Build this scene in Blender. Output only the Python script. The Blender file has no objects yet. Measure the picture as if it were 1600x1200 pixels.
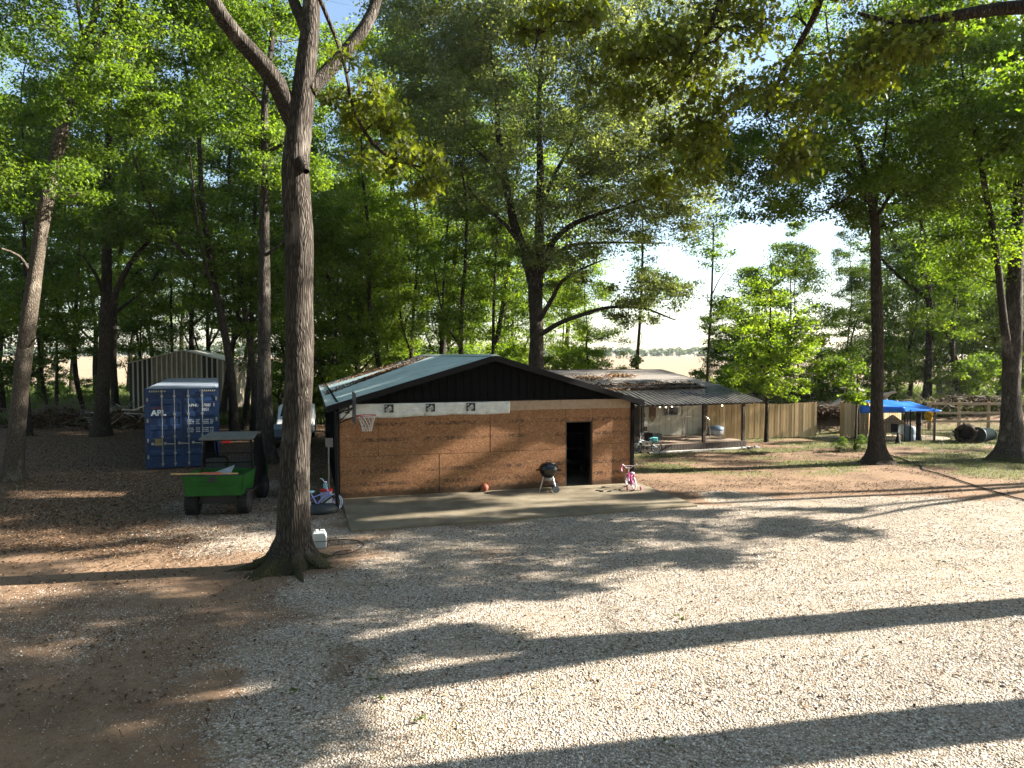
import bpy, math, random
import numpy as np
from mathutils import Vector, Matrix
R = math.radians
scene = bpy.context.scene
COL = scene.collection

# ------------------------------------------------------------------ camera, sky, sun, exposure
CAM_H, F_PX, HOR = 4.1, 1110.0, 555.0
PITCH = math.atan((600 - HOR) / F_PX)
cam_d = bpy.data.cameras.new('camera')
cam_d.sensor_width = 36.0
cam_d.lens = 36.0 * F_PX / 1600.0
cam_d.clip_start, cam_d.clip_end = 0.1, 6000
cam = bpy.data.objects.new('camera', cam_d)
COL.objects.link(cam)
cam.location = (0, 0, CAM_H)
cam.rotation_euler = (math.pi / 2 - PITCH, 0, 0)
scene.camera = cam

SUN_EL, SUN_AZ = R(25), R(10.5)      # azimuth measured from +X towards +Y
SX, SY, SZ = math.cos(SUN_EL) * math.cos(SUN_AZ), math.cos(SUN_EL) * math.sin(SUN_AZ), math.sin(SUN_EL)
world = bpy.data.worlds.new('World')
scene.world = world
world.use_nodes = True
wn = world.node_tree
wn.nodes.clear()
sky = wn.nodes.new('ShaderNodeTexSky')
sky.sky_type = 'NISHITA'
sky.sun_disc = False
sky.sun_elevation = SUN_EL
sky.sun_rotation = math.atan2(SX, SY)
sky.air_density, sky.dust_density, sky.ozone_density = 1.0, 0.9, 1.0
bg = wn.nodes.new('ShaderNodeBackground')
bg.inputs[1].default_value = 0.05
wo = wn.nodes.new('ShaderNodeOutputWorld')
wn.links.new(sky.outputs[0], bg.inputs[0])
wn.links.new(bg.outputs[0], wo.inputs[0])
sun_d = bpy.data.lights.new('sun', 'SUN')
sun_d.energy = 5.0
sun_d.angle = R(0.53)
sun_d.color = (1.0, 0.92, 0.81)
sun = bpy.data.objects.new('sun', sun_d)
COL.objects.link(sun)
sun.rotation_euler = Vector((SX, SY, SZ)).to_track_quat('Z', 'Y').to_euler()
scene.view_settings.view_transform = 'Standard'
scene.view_settings.look = 'None'
scene.view_settings.exposure = 2.68
scene.view_settings.gamma = 1.0
cy = scene.cycles
cy.max_bounces, cy.diffuse_bounces, cy.glossy_bounces = 6, 3, 2
cy.transmission_bounces, cy.transparent_max_bounces = 4, 6
cy.caustics_reflective = cy.caustics_refractive = False

# ------------------------------------------------------------------ helpers
def at(px, py, Y):
    """world point at depth Y seen at photo pixel (px, py)"""
    x, y = (px - 800) / F_PX, (600 - py) / F_PX
    cp, sp = math.cos(PITCH), math.sin(PITCH)
    dy, dz = cp + y * sp, -sp + y * cp
    t = Y / dy
    return Vector((x * t, Y, CAM_H + dz * t))

def gnd(px, py, z=0.0):
    x, y = (px - 800) / F_PX, (600 - py) / F_PX
    cp, sp = math.cos(PITCH), math.sin(PITCH)
    dy, dz = cp + y * sp, -sp + y * cp
    t = (z - CAM_H) / dz
    return Vector((x * t, dy * t, z))

def tag(o, label=None, cat=None, group=None, kind=None):
    if label: o['label'] = label
    if cat: o['category'] = cat
    if group: o['group'] = group
    if kind: o['kind'] = kind
    return o

def thing(name, label, cat, loc=(0, 0, 0), rz=0.0, group=None):
    o = bpy.data.objects.new(name, None)
    o.empty_display_size = 0.2
    COL.objects.link(o)
    o.location = loc
    o.rotation_euler = (0, 0, rz)
    return tag(o, label, cat, group)

def link_mesh(name, me, mat, parent=None):
    if mat: me.materials.append(mat)
    o = bpy.data.objects.new(name, me)
    COL.objects.link(o)
    if parent is not None: o.parent = parent
    return o

def copy_tree(o, parent=None):
    c = o.copy()
    COL.objects.link(c)
    if parent is not None: c.parent = parent
    for ch in list(o.children):
        copy_tree(ch, c)
    return c

class MB:
    def __init__(s): s.v, s.f = [], []
    def add(s, vs, fs):
        b = len(s.v)
        s.v += [tuple(v) for v in vs]
        s.f += [tuple(i + b for i in f) for f in fs]
        return s
    def box(s, x0, x1, y0, y1, z0, z1, M=None):
        vs = [Vector((x, y, z)) for x in (x0, x1) for y in (y0, y1) for z in (z0, z1)]
        if M: vs = [M @ v for v in vs]
        return s.add(vs, [(0, 1, 3, 2), (4, 6, 7, 5), (0, 4, 5, 1), (2, 3, 7, 6), (0, 2, 6, 4), (1, 5, 7, 3)])
    def bar(s, a, b, w, h=None, up=(0, 0, 1)):
        a, b = Vector(a), Vector(b)
        h = h or w
        d = (b - a).normalized()
        u = Vector(up)
        if abs(d.dot(u)) > .98: u = Vector((1, 0, 0))
        s1 = d.cross(u).normalized(); s2 = s1.cross(d)
        vs = [p + s1 * (i * w / 2) + s2 * (j * h / 2) for p in (a, b) for i, j in ((-1, -1), (1, -1), (1, 1), (-1, 1))]
        return s.add(vs, [(0, 3, 2, 1), (4, 5, 6, 7), (0, 1, 5, 4), (1, 2, 6, 5), (2, 3, 7, 6), (3, 0, 4, 7)])
    def tube(s, pts, r, n=8, cap=True, closed=False):
        pts = [Vector(p) for p in pts]
        m = len(pts)
        rs = r if isinstance(r, (list, tuple)) else [r] * m
        b = len(s.v)
        prev = None
        for i, p in enumerate(pts):
            if closed: d = pts[(i + 1) % m] - pts[i - 1]
            else: d = pts[min(i + 1, m - 1)] - pts[max(i - 1, 0)]
            d.normalize()
            if prev is None:
                u = Vector((0, 0, 1)) if abs(d.z) < .9 else Vector((1, 0, 0))
                prev = d.cross(u).normalized()
            else:
                prev = (prev - d * prev.dot(d)).normalized()
            q = d.cross(prev)
            for k in range(n):
                a = 2 * math.pi * k / n
                s.v.append(tuple(p + (prev * math.cos(a) + q * math.sin(a)) * rs[i]))
        for i in range(m if closed else m - 1):
            for k in range(n):
                a, c = b + i * n + k, b + i * n + (k + 1) % n
                j = ((i + 1) % m) * n
                s.f.append((a, c, b + j + (k + 1) % n, b + j + k))
        if cap and not closed:
            s.f.append(tuple(b + k for k in range(n))[::-1])
            s.f.append(tuple(b + (m - 1) * n + k for k in range(n)))
        return s
    def lathe(s, prof, n=20, M=None):
        """prof: list of (r, z)"""
        b = len(s.v)
        for r, z in prof:
            for k in range(n):
                a = 2 * math.pi * k / n
                v = Vector((r * math.cos(a), r * math.sin(a), z))
                s.v.append(tuple(M @ v if M else v))
        for i in range(len(prof) - 1):
            for k in range(n):
                s.f.append((b + i * n + k, b + i * n + (k + 1) % n, b + (i + 1) * n + (k + 1) % n, b + (i + 1) * n + k))
        s.f.append(tuple(b + k for k in range(n))[::-1])
        s.f.append(tuple(b + (len(prof) - 1) * n + k for k in range(n)))
        return s
    def prism(s, poly, axis_fn, d0, d1):
        """poly: 2-D outline; axis_fn(a, b, d) -> point"""
        n = len(poly)
        vs = [axis_fn(a, b, d0) for a, b in poly] + [axis_fn(a, b, d1) for a, b in poly]
        fs = [tuple(range(n))[::-1], tuple(range(n, 2 * n))] + [(i, (i + 1) % n, n + (i + 1) % n, n + i) for i in range(n)]
        return s.add(vs, fs)
    def build(s, name, mat, parent=None, smooth=False, bevel=0):
        me = bpy.data.meshes.new(name)
        me.from_pydata(s.v, [], s.f)
        import bmesh
        bm = bmesh.new(); bm.from_mesh(me)
        bmesh.ops.recalc_face_normals(bm, faces=bm.faces[:])
        bm.to_mesh(me); bm.free()
        if smooth:
            me.polygons.foreach_set('use_smooth', [True] * len(me.polygons))
        o = link_mesh(name, me, mat, parent)
        if bevel:
            m = o.modifiers.new('bevel', 'BEVEL'); m.width = bevel; m.segments = 2; m.limit_method = 'ANGLE'
        return o

def np_mesh(name, V, F, mat, parent=None, smooth=False, attr=None, sub=None):
    """V (n,3), F (m,k) same-size faces"""
    V = np.asarray(V, np.float32); F = np.asarray(F, np.int32)
    me = bpy.data.meshes.new(name)
    me.vertices.add(len(V)); me.vertices.foreach_set('co', V.ravel())
    m, k = F.shape
    me.loops.add(m * k); me.loops.foreach_set('vertex_index', F.ravel())
    me.polygons.add(m)
    me.polygons.foreach_set('loop_start', np.arange(0, m * k, k, dtype=np.int32))
    me.polygons.foreach_set('loop_total', np.full(m, k, np.int32))
    if smooth: me.polygons.foreach_set('use_smooth', np.ones(m, bool))
    me.update(calc_edges=True)
    if attr:
        for an, (dom, arr) in attr.items():
            a = me.attributes.new(an, 'FLOAT', dom)
            a.data.foreach_set('value', np.asarray(arr, np.float32))
    if sub is not None: return me
    return link_mesh(name, me, mat, parent)

# ------------------------------------------------------------------ materials
class NT:
    def __init__(s, name):
        s.m = bpy.data.materials.new(name); s.m.use_nodes = True
        s.t = s.m.node_tree; s.t.nodes.clear()
    def n(s, typ, **kw):
        nd = s.t.nodes.new('ShaderNode' + typ)
        for k, v in kw.items():
            if k.startswith('_'): setattr(nd, k[1:], v)
            else:
                nd.inputs[k.replace('__', ' ')].default_value = v
        return nd
    def l(s, a, b): s.t.links.new(a, b)
    def ramp(s, fac, stops, interp='LINEAR'):
        r = s.n('ValToRGB'); cr = r.color_ramp; cr.interpolation = interp
        while len(cr.elements) < len(stops): cr.elements.new(.5)
        for e, (p, c) in zip(cr.elements, stops):
            e.position = p; e.color = (*c, 1) if len(c) == 3 else c
        s.l(fac, r.inputs[0]); return r.outputs[0]
    def mix(s, f, a, b, blend='MIX'):
        m = s.n('MixRGB', _blend_type=blend)
        for i, x in enumerate((f, a, b)):
            if hasattr(x, 'links') or hasattr(x, 'is_linked'): s.l(x, m.inputs[i])
            else: m.inputs[i].default_value = x if i == 0 else (*x, 1)
        return m.outputs[0]
    def math(s, op, a, b=0.0):
        m = s.n('Math', _operation=op)
        for i, x in enumerate((a, b)):
            if hasattr(x, 'is_linked'): s.l(x, m.inputs[i])
            else: m.inputs[i].default_value = x
        return m.outputs[0]
    def coord(s, scale=(1, 1, 1), kind='Object', rot=(0, 0, 0)):
        c = s.n('TexCoord'); mp = s.n('Mapping')
        mp.inputs['Scale'].default_value = scale
        mp.inputs['Rotation'].default_value = rot
        s.l(c.outputs[kind], mp.inputs[0]); return mp.outputs[0]
    def noise(s, vec, scale, detail=4, rough=.55):
        n = s.n('TexNoise', Scale=scale, Detail=detail, Roughness=rough); s.l(vec, n.inputs['Vector']); return n.outputs['Fac']
    def out(s, sh, disp=None):
        o = s.n('OutputMaterial'); s.l(sh, o.inputs[0]); return s.m
    def bsdf(s, color, rough=.8, metal=0.0, bump=None, bstr=.3, bdist=.02, spec=.3):
        p = s.n('BsdfPrincipled')
        if hasattr(color, 'is_linked'): s.l(color, p.inputs['Base Color'])
        else: p.inputs['Base Color'].default_value = (*color, 1)
        if hasattr(rough, 'is_linked'): s.l(rough, p.inputs['Roughness'])
        else: p.inputs['Roughness'].default_value = rough
        p.inputs['Metallic'].default_value = metal
        p.inputs['Specular IOR Level'].default_value = spec
        if bump is not None:
            b = s.n('Bump', Strength=bstr, Distance=bdist); s.l(bump, b.inputs['Height']); s.l(b.outputs[0], p.inputs['Normal'])
        return p.outputs[0]

def simple(name, col, rough=.7, metal=0.0, var=.25, scale=6, spec=.3, bstr=.15):
    t = NT(name); v = t.coord()
    n = t.noise(v, scale, 5)
    c = t.ramp(n, [(.25, tuple(x * (1 - var) for x in col)), (.75, tuple(min(1, x * (1 + var)) for x in col))])
    return t.out(t.bsdf(c, rough, metal, n, bstr, .01, spec))

def leaf_mat(name, stops, trans=.45, tcol=(2.3, 2.25, .65)):
    t = NT(name)
    a = t.n('Attribute', _attribute_name='v')
    c = t.ramp(a.outputs['Fac'], stops)
    d = t.bsdf(c, .55, spec=.25)
    tr = t.n('BsdfTranslucent'); t.l(t.mix(1.0, c, tcol, 'MULTIPLY'), tr.inputs[0])
    m = t.n('MixShader'); m.inputs[0].default_value = trans
    t.l(d, m.inputs[1]); t.l(tr.outputs[0], m.inputs[2])
    return t.out(m.outputs[0])

def bark_mat(name, dark, light, lichen=.3, zs=.13, moss=0.0):
    t = NT(name)
    v = t.coord((1, 1, zs))
    w = t.n('TexVoronoi', _feature='DISTANCE_TO_EDGE', Scale=24.0)
    nz = t.n('TexNoise', Scale=4.0, Detail=3.0)
    t.l(v, nz.inputs['Vector'])
    add = t.n('VectorMath', _operation='MULTIPLY_ADD')
    t.l(nz.outputs['Color'], add.inputs[0]); add.inputs[1].default_value = (.16, .16, .3); t.l(v, add.inputs[2])
    t.l(add.outputs[0], w.inputs['Vector'])
    e = t.ramp(w.outputs['Distance'], [(0, (0, 0, 0)), (.30, (1, 1, 1))])
    fine = t.noise(t.coord((1, 1, .4)), 38, 6)
    h = t.math('ADD', t.math('MULTIPLY', e, .8), t.math('MULTIPLY', fine, .5))
    c = t.mix(e, dark, light)
    c = t.mix(t.math('MULTIPLY', fine, .5), c, dark)
    big = t.noise(t.coord((1, 1, .6)), 2.2, 5)
    lm = t.ramp(big, [(.56, (0, 0, 0)), (.68, (lichen,) * 3)])
    c = t.mix(lm, c, tuple(min(1, x * 1.7 + .05) for x in light))
    if moss:
        sp = t.n('SeparateXYZ'); t.l(t.coord(), sp.inputs[0])
        hz_ = t.ramp(t.math('ADD', t.math('MULTIPLY', sp.outputs[2], 1.35), t.math('MULTIPLY', t.noise(t.coord(), 2.6, 5, .65), -.75)), [(0, (1, 1, 1)), (.10, (0, 0, 0))])
        c = t.mix(t.math('MULTIPLY', hz_, moss), c, (.06, .06, .016))
        wear = t.ramp(t.noise(t.coord((1, 1, .5)), 1.1, 3), [(.5, (0, 0, 0)), (.62, (.5, .5, .5))])
        c = t.mix(wear, c, dark)
    return t.out(t.bsdf(c, .92, bump=h, bstr=.9, bdist=.035, spec=.1))

M_BARK = bark_mat('bark_grey', (.024, .02, .017), (.105, .091, .075), .5, moss=.55)
M_BARK_L = bark_mat('bark_pale', (.05, .041, .031), (.15, .125, .097), .5, .4)
M_BARK_D = bark_mat('bark_dark', (.02, .016, .012), (.085, .068, .052), .15)
M_LEAF = leaf_mat('leaf_green', [(0, (.024, .05, .008)), (.45, (.064, .112, .014)), (.8, (.104, .16, .019)), (1, (.16, .20, .027))], .5)
M_LEAF_O = leaf_mat('leaf_olive', [(0, (.046, .063, .023)), (.5, (.105, .132, .043)), (1, (.20, .22, .09))], .45, (2.0, 2.0, .85))
M_LEAF_F = leaf_mat('leaf_fresh', [(0, (.05, .095, .012)), (.5, (.105, .165, .02)), (1, (.18, .23, .033))], .52)
M_LEAF_D = leaf_mat('leaf_dark', [(0, (.022, .046, .008)), (.5, (.052, .095, .013)), (1, (.11, .15, .02))], .4)
M_LEAF_N = leaf_mat('leaf_oak_near', [(0, (.05, .066, .012)), (.5, (.095, .115, .018)), (.9, (.15, .18, .024)), (1, (.22, .22, .035))], .5, (1.7, 1.75, .5))
M_BLACK = simple('black_metal', (.006, .006, .007), .55, .0, spec=.15)
M_RUBBER = simple('rubber', (.015, .015, .015), .8)
M_CHROME = simple('pale_metal', (.45, .45, .45), .35, .8)
M_WHITE = simple('white_plastic', (.62, .62, .6), .5, var=.1)
M_RED = simple('red_paint', (.45, .03, .03), .5)
# ------------------------------------------------------------------ ground
def sstep(a, b, x):
    t = np.clip((x - a) / (b - a), 0, 1); return t * t * (3 - 2 * t)

_rs = np.random.RandomState(5)
_lat = _rs.rand(256, 256)
def vnoise(x, y, s):
    x = np.asarray(x) / s + 517.3; y = np.asarray(y) / s + 231.7
    xi, yi = np.floor(x).astype(int), np.floor(y).astype(int)
    fx, fy = x - xi, y - yi
    fx, fy = fx * fx * (3 - 2 * fx), fy * fy * (3 - 2 * fy)
    g = lambda i, j: _lat[i % 256, j % 256]
    return (g(xi, yi) * (1 - fx) + g(xi + 1, yi) * fx) * (1 - fy) + (g(xi, yi + 1) * (1 - fx) + g(xi + 1, yi + 1) * fx) * fy
def fbm(x, y, s): return .5 * vnoise(x, y, s) + .3 * vnoise(x, y, s * .47) + .2 * vnoise(x, y, s * .21)

def poly_sd(x, y, P):
    """signed distance, positive inside"""
    x, y = np.asarray(x, float), np.asarray(y, float)
    d = np.full(x.shape, 1e9); ins = np.zeros(x.shape, bool)
    for i in range(len(P)):
        (ax, ay), (bx, by) = P[i], P[(i + 1) % len(P)]
        ex, ey = bx - ax, by - ay
        t = np.clip(((x - ax) * ex + (y - ay) * ey) / (ex * ex + ey * ey), 0, 1)
        d = np.minimum(d, np.hypot(x - ax - t * ex, y - ay - t * ey))
        c = (ay > y) != (by > y)
        with np.errstate(divide='ignore', invalid='ignore'):
            xx = ax + (y - ay) * ex / (ey if ey else 1e-9)
        ins ^= c & (x < xx)
    return np.where(ins, d, -d)

GRAVEL_A = [(-2.6, 1), (-3.0, 6.6), (-3.9, 8.2), (-4.6, 10), (-3.6, 11.6), (-4.2, 13), (-3, 15.6), (-3.6, 16.6), (5.2, 19.6), (5.6, 20.9), (12, 20.9), (24, 19.6), (70, 22), (70, 1)]
GRAVEL_B = [(-4, 12.6), (-8, 14.6), (-9.5, 17), (-10.6, 24), (-7.5, 28), (-6, 22), (-5.0, 19.5), (-3.6, 16)]
GRAVEL_C = [(-4.6, 9), (-16, 9.6), (-20, 13.2), (-8, 12.3), (-4.6, 12)]
def masks(x, y):
    n = fbm(x, y, 1.7) - .5; n2 = fbm(x + 40, y, 4.5) - .5
    w = n * 2.4 + n2 * 2.0 + (fbm(x - 30, y, .6) - .5) * 1.2
    kl = sstep(1.5, -1.5, x)
    ga = sstep(0, 1, (poly_sd(x, y, GRAVEL_A) + w + .9 + 1.0 * kl) / (2.0 + 2.6 * kl))
    gb = sstep(-.9, 1.2, poly_sd(x, y, GRAVEL_B) + w) * .7
    gc = sstep(-.6, 1.2, poly_sd(x, y, GRAVEL_C) + w * 1.3) * .36
    gr = np.maximum(np.maximum(ga, gb), gc)
    # worn dirt showing through at places
    gr = gr * (1 - .55 * sstep(.60, .72, fbm(x + 9, y + 3, 3.3)) * sstep(3, -1, x))
    far = sstep(40, 50, y)
    rightlawn = sstep(2, 6, x) * sstep(22.0, 25.5, y + n2 * 3)
    gs = np.maximum(far, rightlawn * sstep(.36, .56, fbm(x, y * 1.8, 3.0) + .12 * sstep(30, 40, y)))
    gs = gs * (1 - np.exp(-((x - 17.3) / 2.8) ** 2 - ((y - 39.5) / 2.2) ** 2)) * (1 - np.exp(-((x - 32) / 11) ** 2 - ((y - 43) / 3.6) ** 2))
    gs = np.maximum(gs, sstep(.62, .7, fbm(x + 77, y, 2.0)) * .35 * sstep(12, 18, y) * (x < -3))
    lit = sstep(-4, -7, x + w) * sstep(12.4, 15, y + w) * sstep(52, 44, y)
    lit = np.maximum(lit, .62 * sstep(.40, .6, fbm(x, y * 1.6 + 30, 2.6)) * sstep(20.3, 21.5, y) * sstep(46, 40, y))
    return gr, gs * (1 - gr), lit * (1 - .6 * gr)

def gz(x, y):
    x, y = np.asarray(x, float), np.asarray(y, float)
    near = sstep(60, 30, y)
    z = (fbm(x, y, 5) - .5) * .09 + (fbm(x + 5, y, 1.3) - .5) * .035
    pad = sstep(.6, 0.0, -poly_sd(x, y, [(-5.2, 16.4), (-3.6, 16.2), (5.4, 19.1), (4, 24), (-6, 20.6)]))
    z = z * near * (1 - pad)
    # spoil bank right rear, and gentle swell of the far field
    z = z + 1.1 * np.exp(-((x - 32) / 9) ** 2 - ((y - 44) / 3.0) ** 2)
    z = z + .75 * np.exp(-((x - 17.3) / 2.2) ** 2 - ((y - 39.5) / 1.6) ** 2)
    return z

xs = np.concatenate([-np.geomspace(2500, 34, 24), np.arange(-32, 34, .22), np.geomspace(35, 2500, 24)])
ys = np.concatenate([[-200, -60, -20, -6], np.arange(0, 48, .22), np.geomspace(49, 3500, 60)])
GX, GY = np.meshgrid(xs, ys)
nx, ny = len(xs), len(ys)
GZ = gz(GX, GY)
mg, ms, ml = masks(GX, GY)
idx = np.arange(nx * ny).reshape(ny, nx)
F = np.stack([idx[:-1, :-1], idx[:-1, 1:], idx[1:, 1:], idx[1:, :-1]], -1).reshape(-1, 4)

def ground_material():
    t = NT('ground_earth')
    v = t.coord()
    at_ = lambda nm: t.n('Attribute', _attribute_name=nm).outputs['Fac']
    n1, n2, n3 = t.noise(v, .7, 7, .68), t.noise(v, 9, 6, .65), t.noise(v, 60, 3, .6)
    dirt = t.ramp(n1, [(.3, (.13, .082, .050)), (.55, (.205, .132, .082)), (.8, (.26, .185, .125))])
    dirt = t.mix(t.math('MULTIPLY', t.ramp(n2, [(.45, (0, 0, 0)), (.7, (1, 1, 1))]), .5), dirt, (.11, .075, .05))
    dirt = t.mix(t.ramp(n3, [(.62, (0, 0, 0)), (.7, (.6, .6, .6))]), dirt, (.42, .36, .28))
    # gravel: stones of two sizes
    vo = t.n('TexVoronoi', Scale=34.0, Randomness=1.0); t.l(v, vo.inputs['Vector'])
    vo2 = t.n('TexVoronoi', Scale=55.0); t.l(v, vo2.inputs['Vector'])
    sep = t.n('SeparateColor'); t.l(vo.outputs['Color'], sep.inputs[0])
    st = t.ramp(sep.outputs[0], [(0, (.08, .062, .045)), (.18, (.22, .18, .14)), (.5, (.34, .295, .24)), (.82, (.46, .415, .355)), (1, (.63, .59, .53))])
    edge = t.ramp(vo.outputs['Distance'], [(.35, (1, 1, 1)), (.62, (.62, .58, .52))])
    st = t.mix(1.0, st, edge, 'MULTIPLY')
    st = t.mix(t.math('MULTIPLY', t.ramp(n1, [(.45, (0, 0, 0)), (.65, (1, 1, 1))]), .6), st, t.mix(n3, (.22, .165, .115), (.38, .32, .25)))
    hgt = t.math('ADD', t.math('MULTIPLY', vo.outputs['Distance'], -1.2), t.math('MULTIPLY', vo2.outputs['Distance'], -.5))
    g = t.math('ADD', at_('gravel'), t.math('MULTIPLY', t.math('SUBTRACT', n2, .5), .9))
    gm = t.ramp(g, [(.38, (0, 0, 0)), (.56, (1, 1, 1))])
    moss = t.ramp(t.noise(t.coord((1, 1, 1)), .9, 7, .7), [(.54, (0, 0, 0)), (.66, (.55, .55, .55))])
    dirt = t.mix(t.ramp(t.noise(v, 22, 5, .7), [(.55, (0, 0, 0)), (.66, (.75, .75, .75))]), dirt, (.065, .045, .03))
    st = t.mix(t.math('MULTIPLY', moss, .7), st, (.13, .115, .055))
    c = t.mix(gm, dirt, st)
    # leaf litter
    vl = t.n('TexVoronoi', Scale=30.0); t.l(v, vl.inputs['Vector'])
    sl = t.n('SeparateColor'); t.l(vl.outputs['Color'], sl.inputs[0])
    lc = t.ramp(sl.outputs[0], [(0, (.03, .02, .013)), (.5, (.09, .055, .032)), (.85, (.16, .10, .06)), (1, (.28, .2, .13))])
    lm = t.ramp(t.math('ADD', at_('litter'), t.math('MULTIPLY', t.math('SUBTRACT', n2, .5), 1.0)), [(.4, (0, 0, 0)), (.65, (.85, .85, .85))])
    c = t.mix(lm, c, lc)
    gc = t.ramp(n2, [(.3, (.035, .05, .015)), (.6, (.08, .11, .03)), (.8, (.16, .16, .06))])
    sm = t.ramp(t.math('ADD', at_('grassy'), t.math('MULTIPLY', t.math('SUBTRACT', n2, .5), .9)), [(.4, (0, 0, 0)), (.8, (.6, .6, .6))])
    c = t.mix(sm, c, gc)
    h = t.mix(gm, t.math('ADD', t.math('MULTIPLY', n2, .8), t.math('MULTIPLY', t.noise(v, 22, 5, .7), .6)), hgt)
    return t.out(t.bsdf(c, .93, bump=h, bstr=.65, bdist=.025, spec=.12))
M_GROUND = ground_material()
ground = np_mesh('ground', np.stack([GX, GY, GZ], -1).reshape(-1, 3), F, M_GROUND, smooth=True,
                 attr={'gravel': ('POINT', mg.ravel()), 'grassy': ('POINT', ms.ravel()), 'litter': ('POINT', ml.ravel())})
tag(ground, kind='structure')

# far straw-coloured field
t = NT('field_straw'); v = t.coord((1, .25, 1))
n = t.noise(v, .5, 6, .7); n2 = t.noise(t.coord((1, .05, 1)), .06, 4)
c = t.mix(t.math('MULTIPLY', n2, .7), t.ramp(n, [(.3, (.20, .155, .10)), (.7, (.31, .25, .17))]), (.25, .195, .13))
M_FIELD = t.out(t.bsdf(c, .95, bump=n, bstr=.5, bdist=.3, spec=.05))
fx = np.concatenate([np.linspace(-900, -200, 8), np.linspace(-190, 190, 60), np.linspace(200, 900, 8)])
fy = np.concatenate([np.linspace(84, 140, 12), np.linspace(160, 640, 16)])
A, B = np.meshgrid(fx, fy)
B = B + (vnoise(A, A * 0, 9) - .5) * 4 * (B < 86)
Z = .06 + (B - 84) * .0052
i2 = np.arange(A.size).reshape(A.shape)
FF = np.stack([i2[:-1, :-1], i2[:-1, 1:], i2[1:, 1:], i2[1:, :-1]], -1).reshape(-1, 4)
field = np_mesh('field', np.stack([A, B, Z], -1).reshape(-1, 3), FF, M_FIELD)
tag(field, kind='structure')

# ------------------------------------------------------------------ loose stuff on the ground
rng = np.random.RandomState(11)
def rand_rot(n, r, tilt=1.0):
    """random rotation matrices; tilt<1 keeps z up"""
    ax = r.normal(size=(n, 3)); ax /= np.linalg.norm(ax, axis=1)[:, None]
    an = r.rand(n) * math.pi * 2 * tilt
    K = np.zeros((n, 3, 3)); K[:, 0, 1] = -ax[:, 2]; K[:, 0, 2] = ax[:, 1]; K[:, 1, 0] = ax[:, 2]; K[:, 1, 2] = -ax[:, 0]; K[:, 2, 0] = -ax[:, 1]; K[:, 2, 1] = ax[:, 0]
    s, c = np.sin(an)[:, None, None], np.cos(an)[:, None, None]
    return np.eye(3) + s * K + (1 - c) * (K @ K)

_p = (1 + 5 ** .5) / 2
ICO_V = np.array([(-1, _p, 0), (1, _p, 0), (-1, -_p, 0), (1, -_p, 0), (0, -1, _p), (0, 1, _p), (0, -1, -_p), (0, 1, -_p), (_p, 0, -1), (_p, 0, 1), (-_p, 0, -1), (-_p, 0, 1)]) / math.hypot(1, _p)
ICO_F = np.array([(0, 11, 5), (0, 5, 1), (0, 1, 7), (0, 7, 10), (0, 10, 11), (1, 5, 9), (5, 11, 4), (11, 10, 2), (10, 7, 6), (7, 1, 8), (3, 9, 4), (3, 4, 2), (3, 2, 6), (3, 6, 8), (3, 8, 9), (4, 9, 5), (2, 4, 11), (6, 2, 10), (8, 6, 7), (9, 8, 1)])
OCT_V = np.array([(1, 0, 0), (-1, 0, 0), (0, 1, 0), (0, -1, 0), (0, 0, 1), (0, 0, -1)], float)
OCT_F = np.array([(0, 2, 4), (2, 1, 4), (1, 3, 4), (3, 0, 4), (2, 0, 5), (1, 2, 5), (3, 1, 5), (0, 3, 5)])

def scatter_stones(n, y0, y1, size, BV, BF, r, power=1.0):
    y = y0 + (y1 - y0) * r.rand(n) ** power
    x = (r.rand(n) * 2 - 1) * (y * .74 + .6)
    g, _, _ = masks(x, y)
    pad = poly_sd(x, y, PADPOLY)
    bare = np.maximum(sstep(.50, .64, fbm(x * .5 + 21, y * 1.6 - x * .25, 2.0)), .8 * sstep(.55, .66, fbm(x * .25 + 8, (y - x * .12) * 2.4, 1.6)))
    keep = (r.rand(n) < (g * 1.1 + .10) * (1 - .8 * bare)) & (pad < .02)
    x, y, g = x[keep], y[keep], g[keep]; n = len(x)
    s = size * np.exp(r.normal(size=n) * .32) * (.6 + .4 * g)
    sc = np.stack([s * (.8 + .6 * r.rand(n)), s * (.7 + .4 * r.rand(n)), s * (.34 + .26 * r.rand(n))], -1)
    rot = rand_rot(n, r, .06)
    az = r.rand(n) * 6.28
    Z = np.zeros((n, 3, 3)); Z[:, 0, 0] = np.cos(az); Z[:, 0, 1] = -np.sin(az); Z[:, 1, 0] = np.sin(az); Z[:, 1, 1] = np.cos(az); Z[:, 2, 2] = 1
    V = np.einsum('nij,nkj->nki', rot @ Z, BV[None] * sc[:, None, :] * (1 + .14 * r.normal(size=(n, len(BV), 1))))
    V += np.stack([x, y, gz(x, y) + sc[:, 2] * .35], -1)[:, None, :]
    Fc = (BF[None] + (np.arange(n) * len(BV))[:, None, None]).reshape(-1, 3)
    return V.reshape(-1, 3), Fc, np.repeat(r.rand(n), len(BF))
g0 = gnd(530, 782); g1 = gnd(985, 757)
GU = (g1 - g0); GL = GU.length; GU.normalize(); GV = Vector((-GU.y, GU.x, 0)); GANG = math.atan2(GU.y, GU.x)
pf = [g0 + GU * .05, gnd(548, 832), gnd(1090, 792), g1 + GU * .25]
PADPOLY = [(p.x, p.y) for p in pf]
t = NT('pebble'); a = t.n('Attribute', _attribute_name='v')
c = t.ramp(a.outputs['Fac'], [(0, (.08, .062, .045)), (.16, (.20, .165, .125)), (.4, (.31, .265, .215)), (.7, (.44, .395, .335)), (.9, (.58, .54, .475)), (1, (.76, .73, .68))])
c = t.mix(.35, c, t.ramp(t.noise(t.coord(), 90, 3), [(.3, (.25, .2, .16)), (.7, (.55, .5, .45))]))
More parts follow.
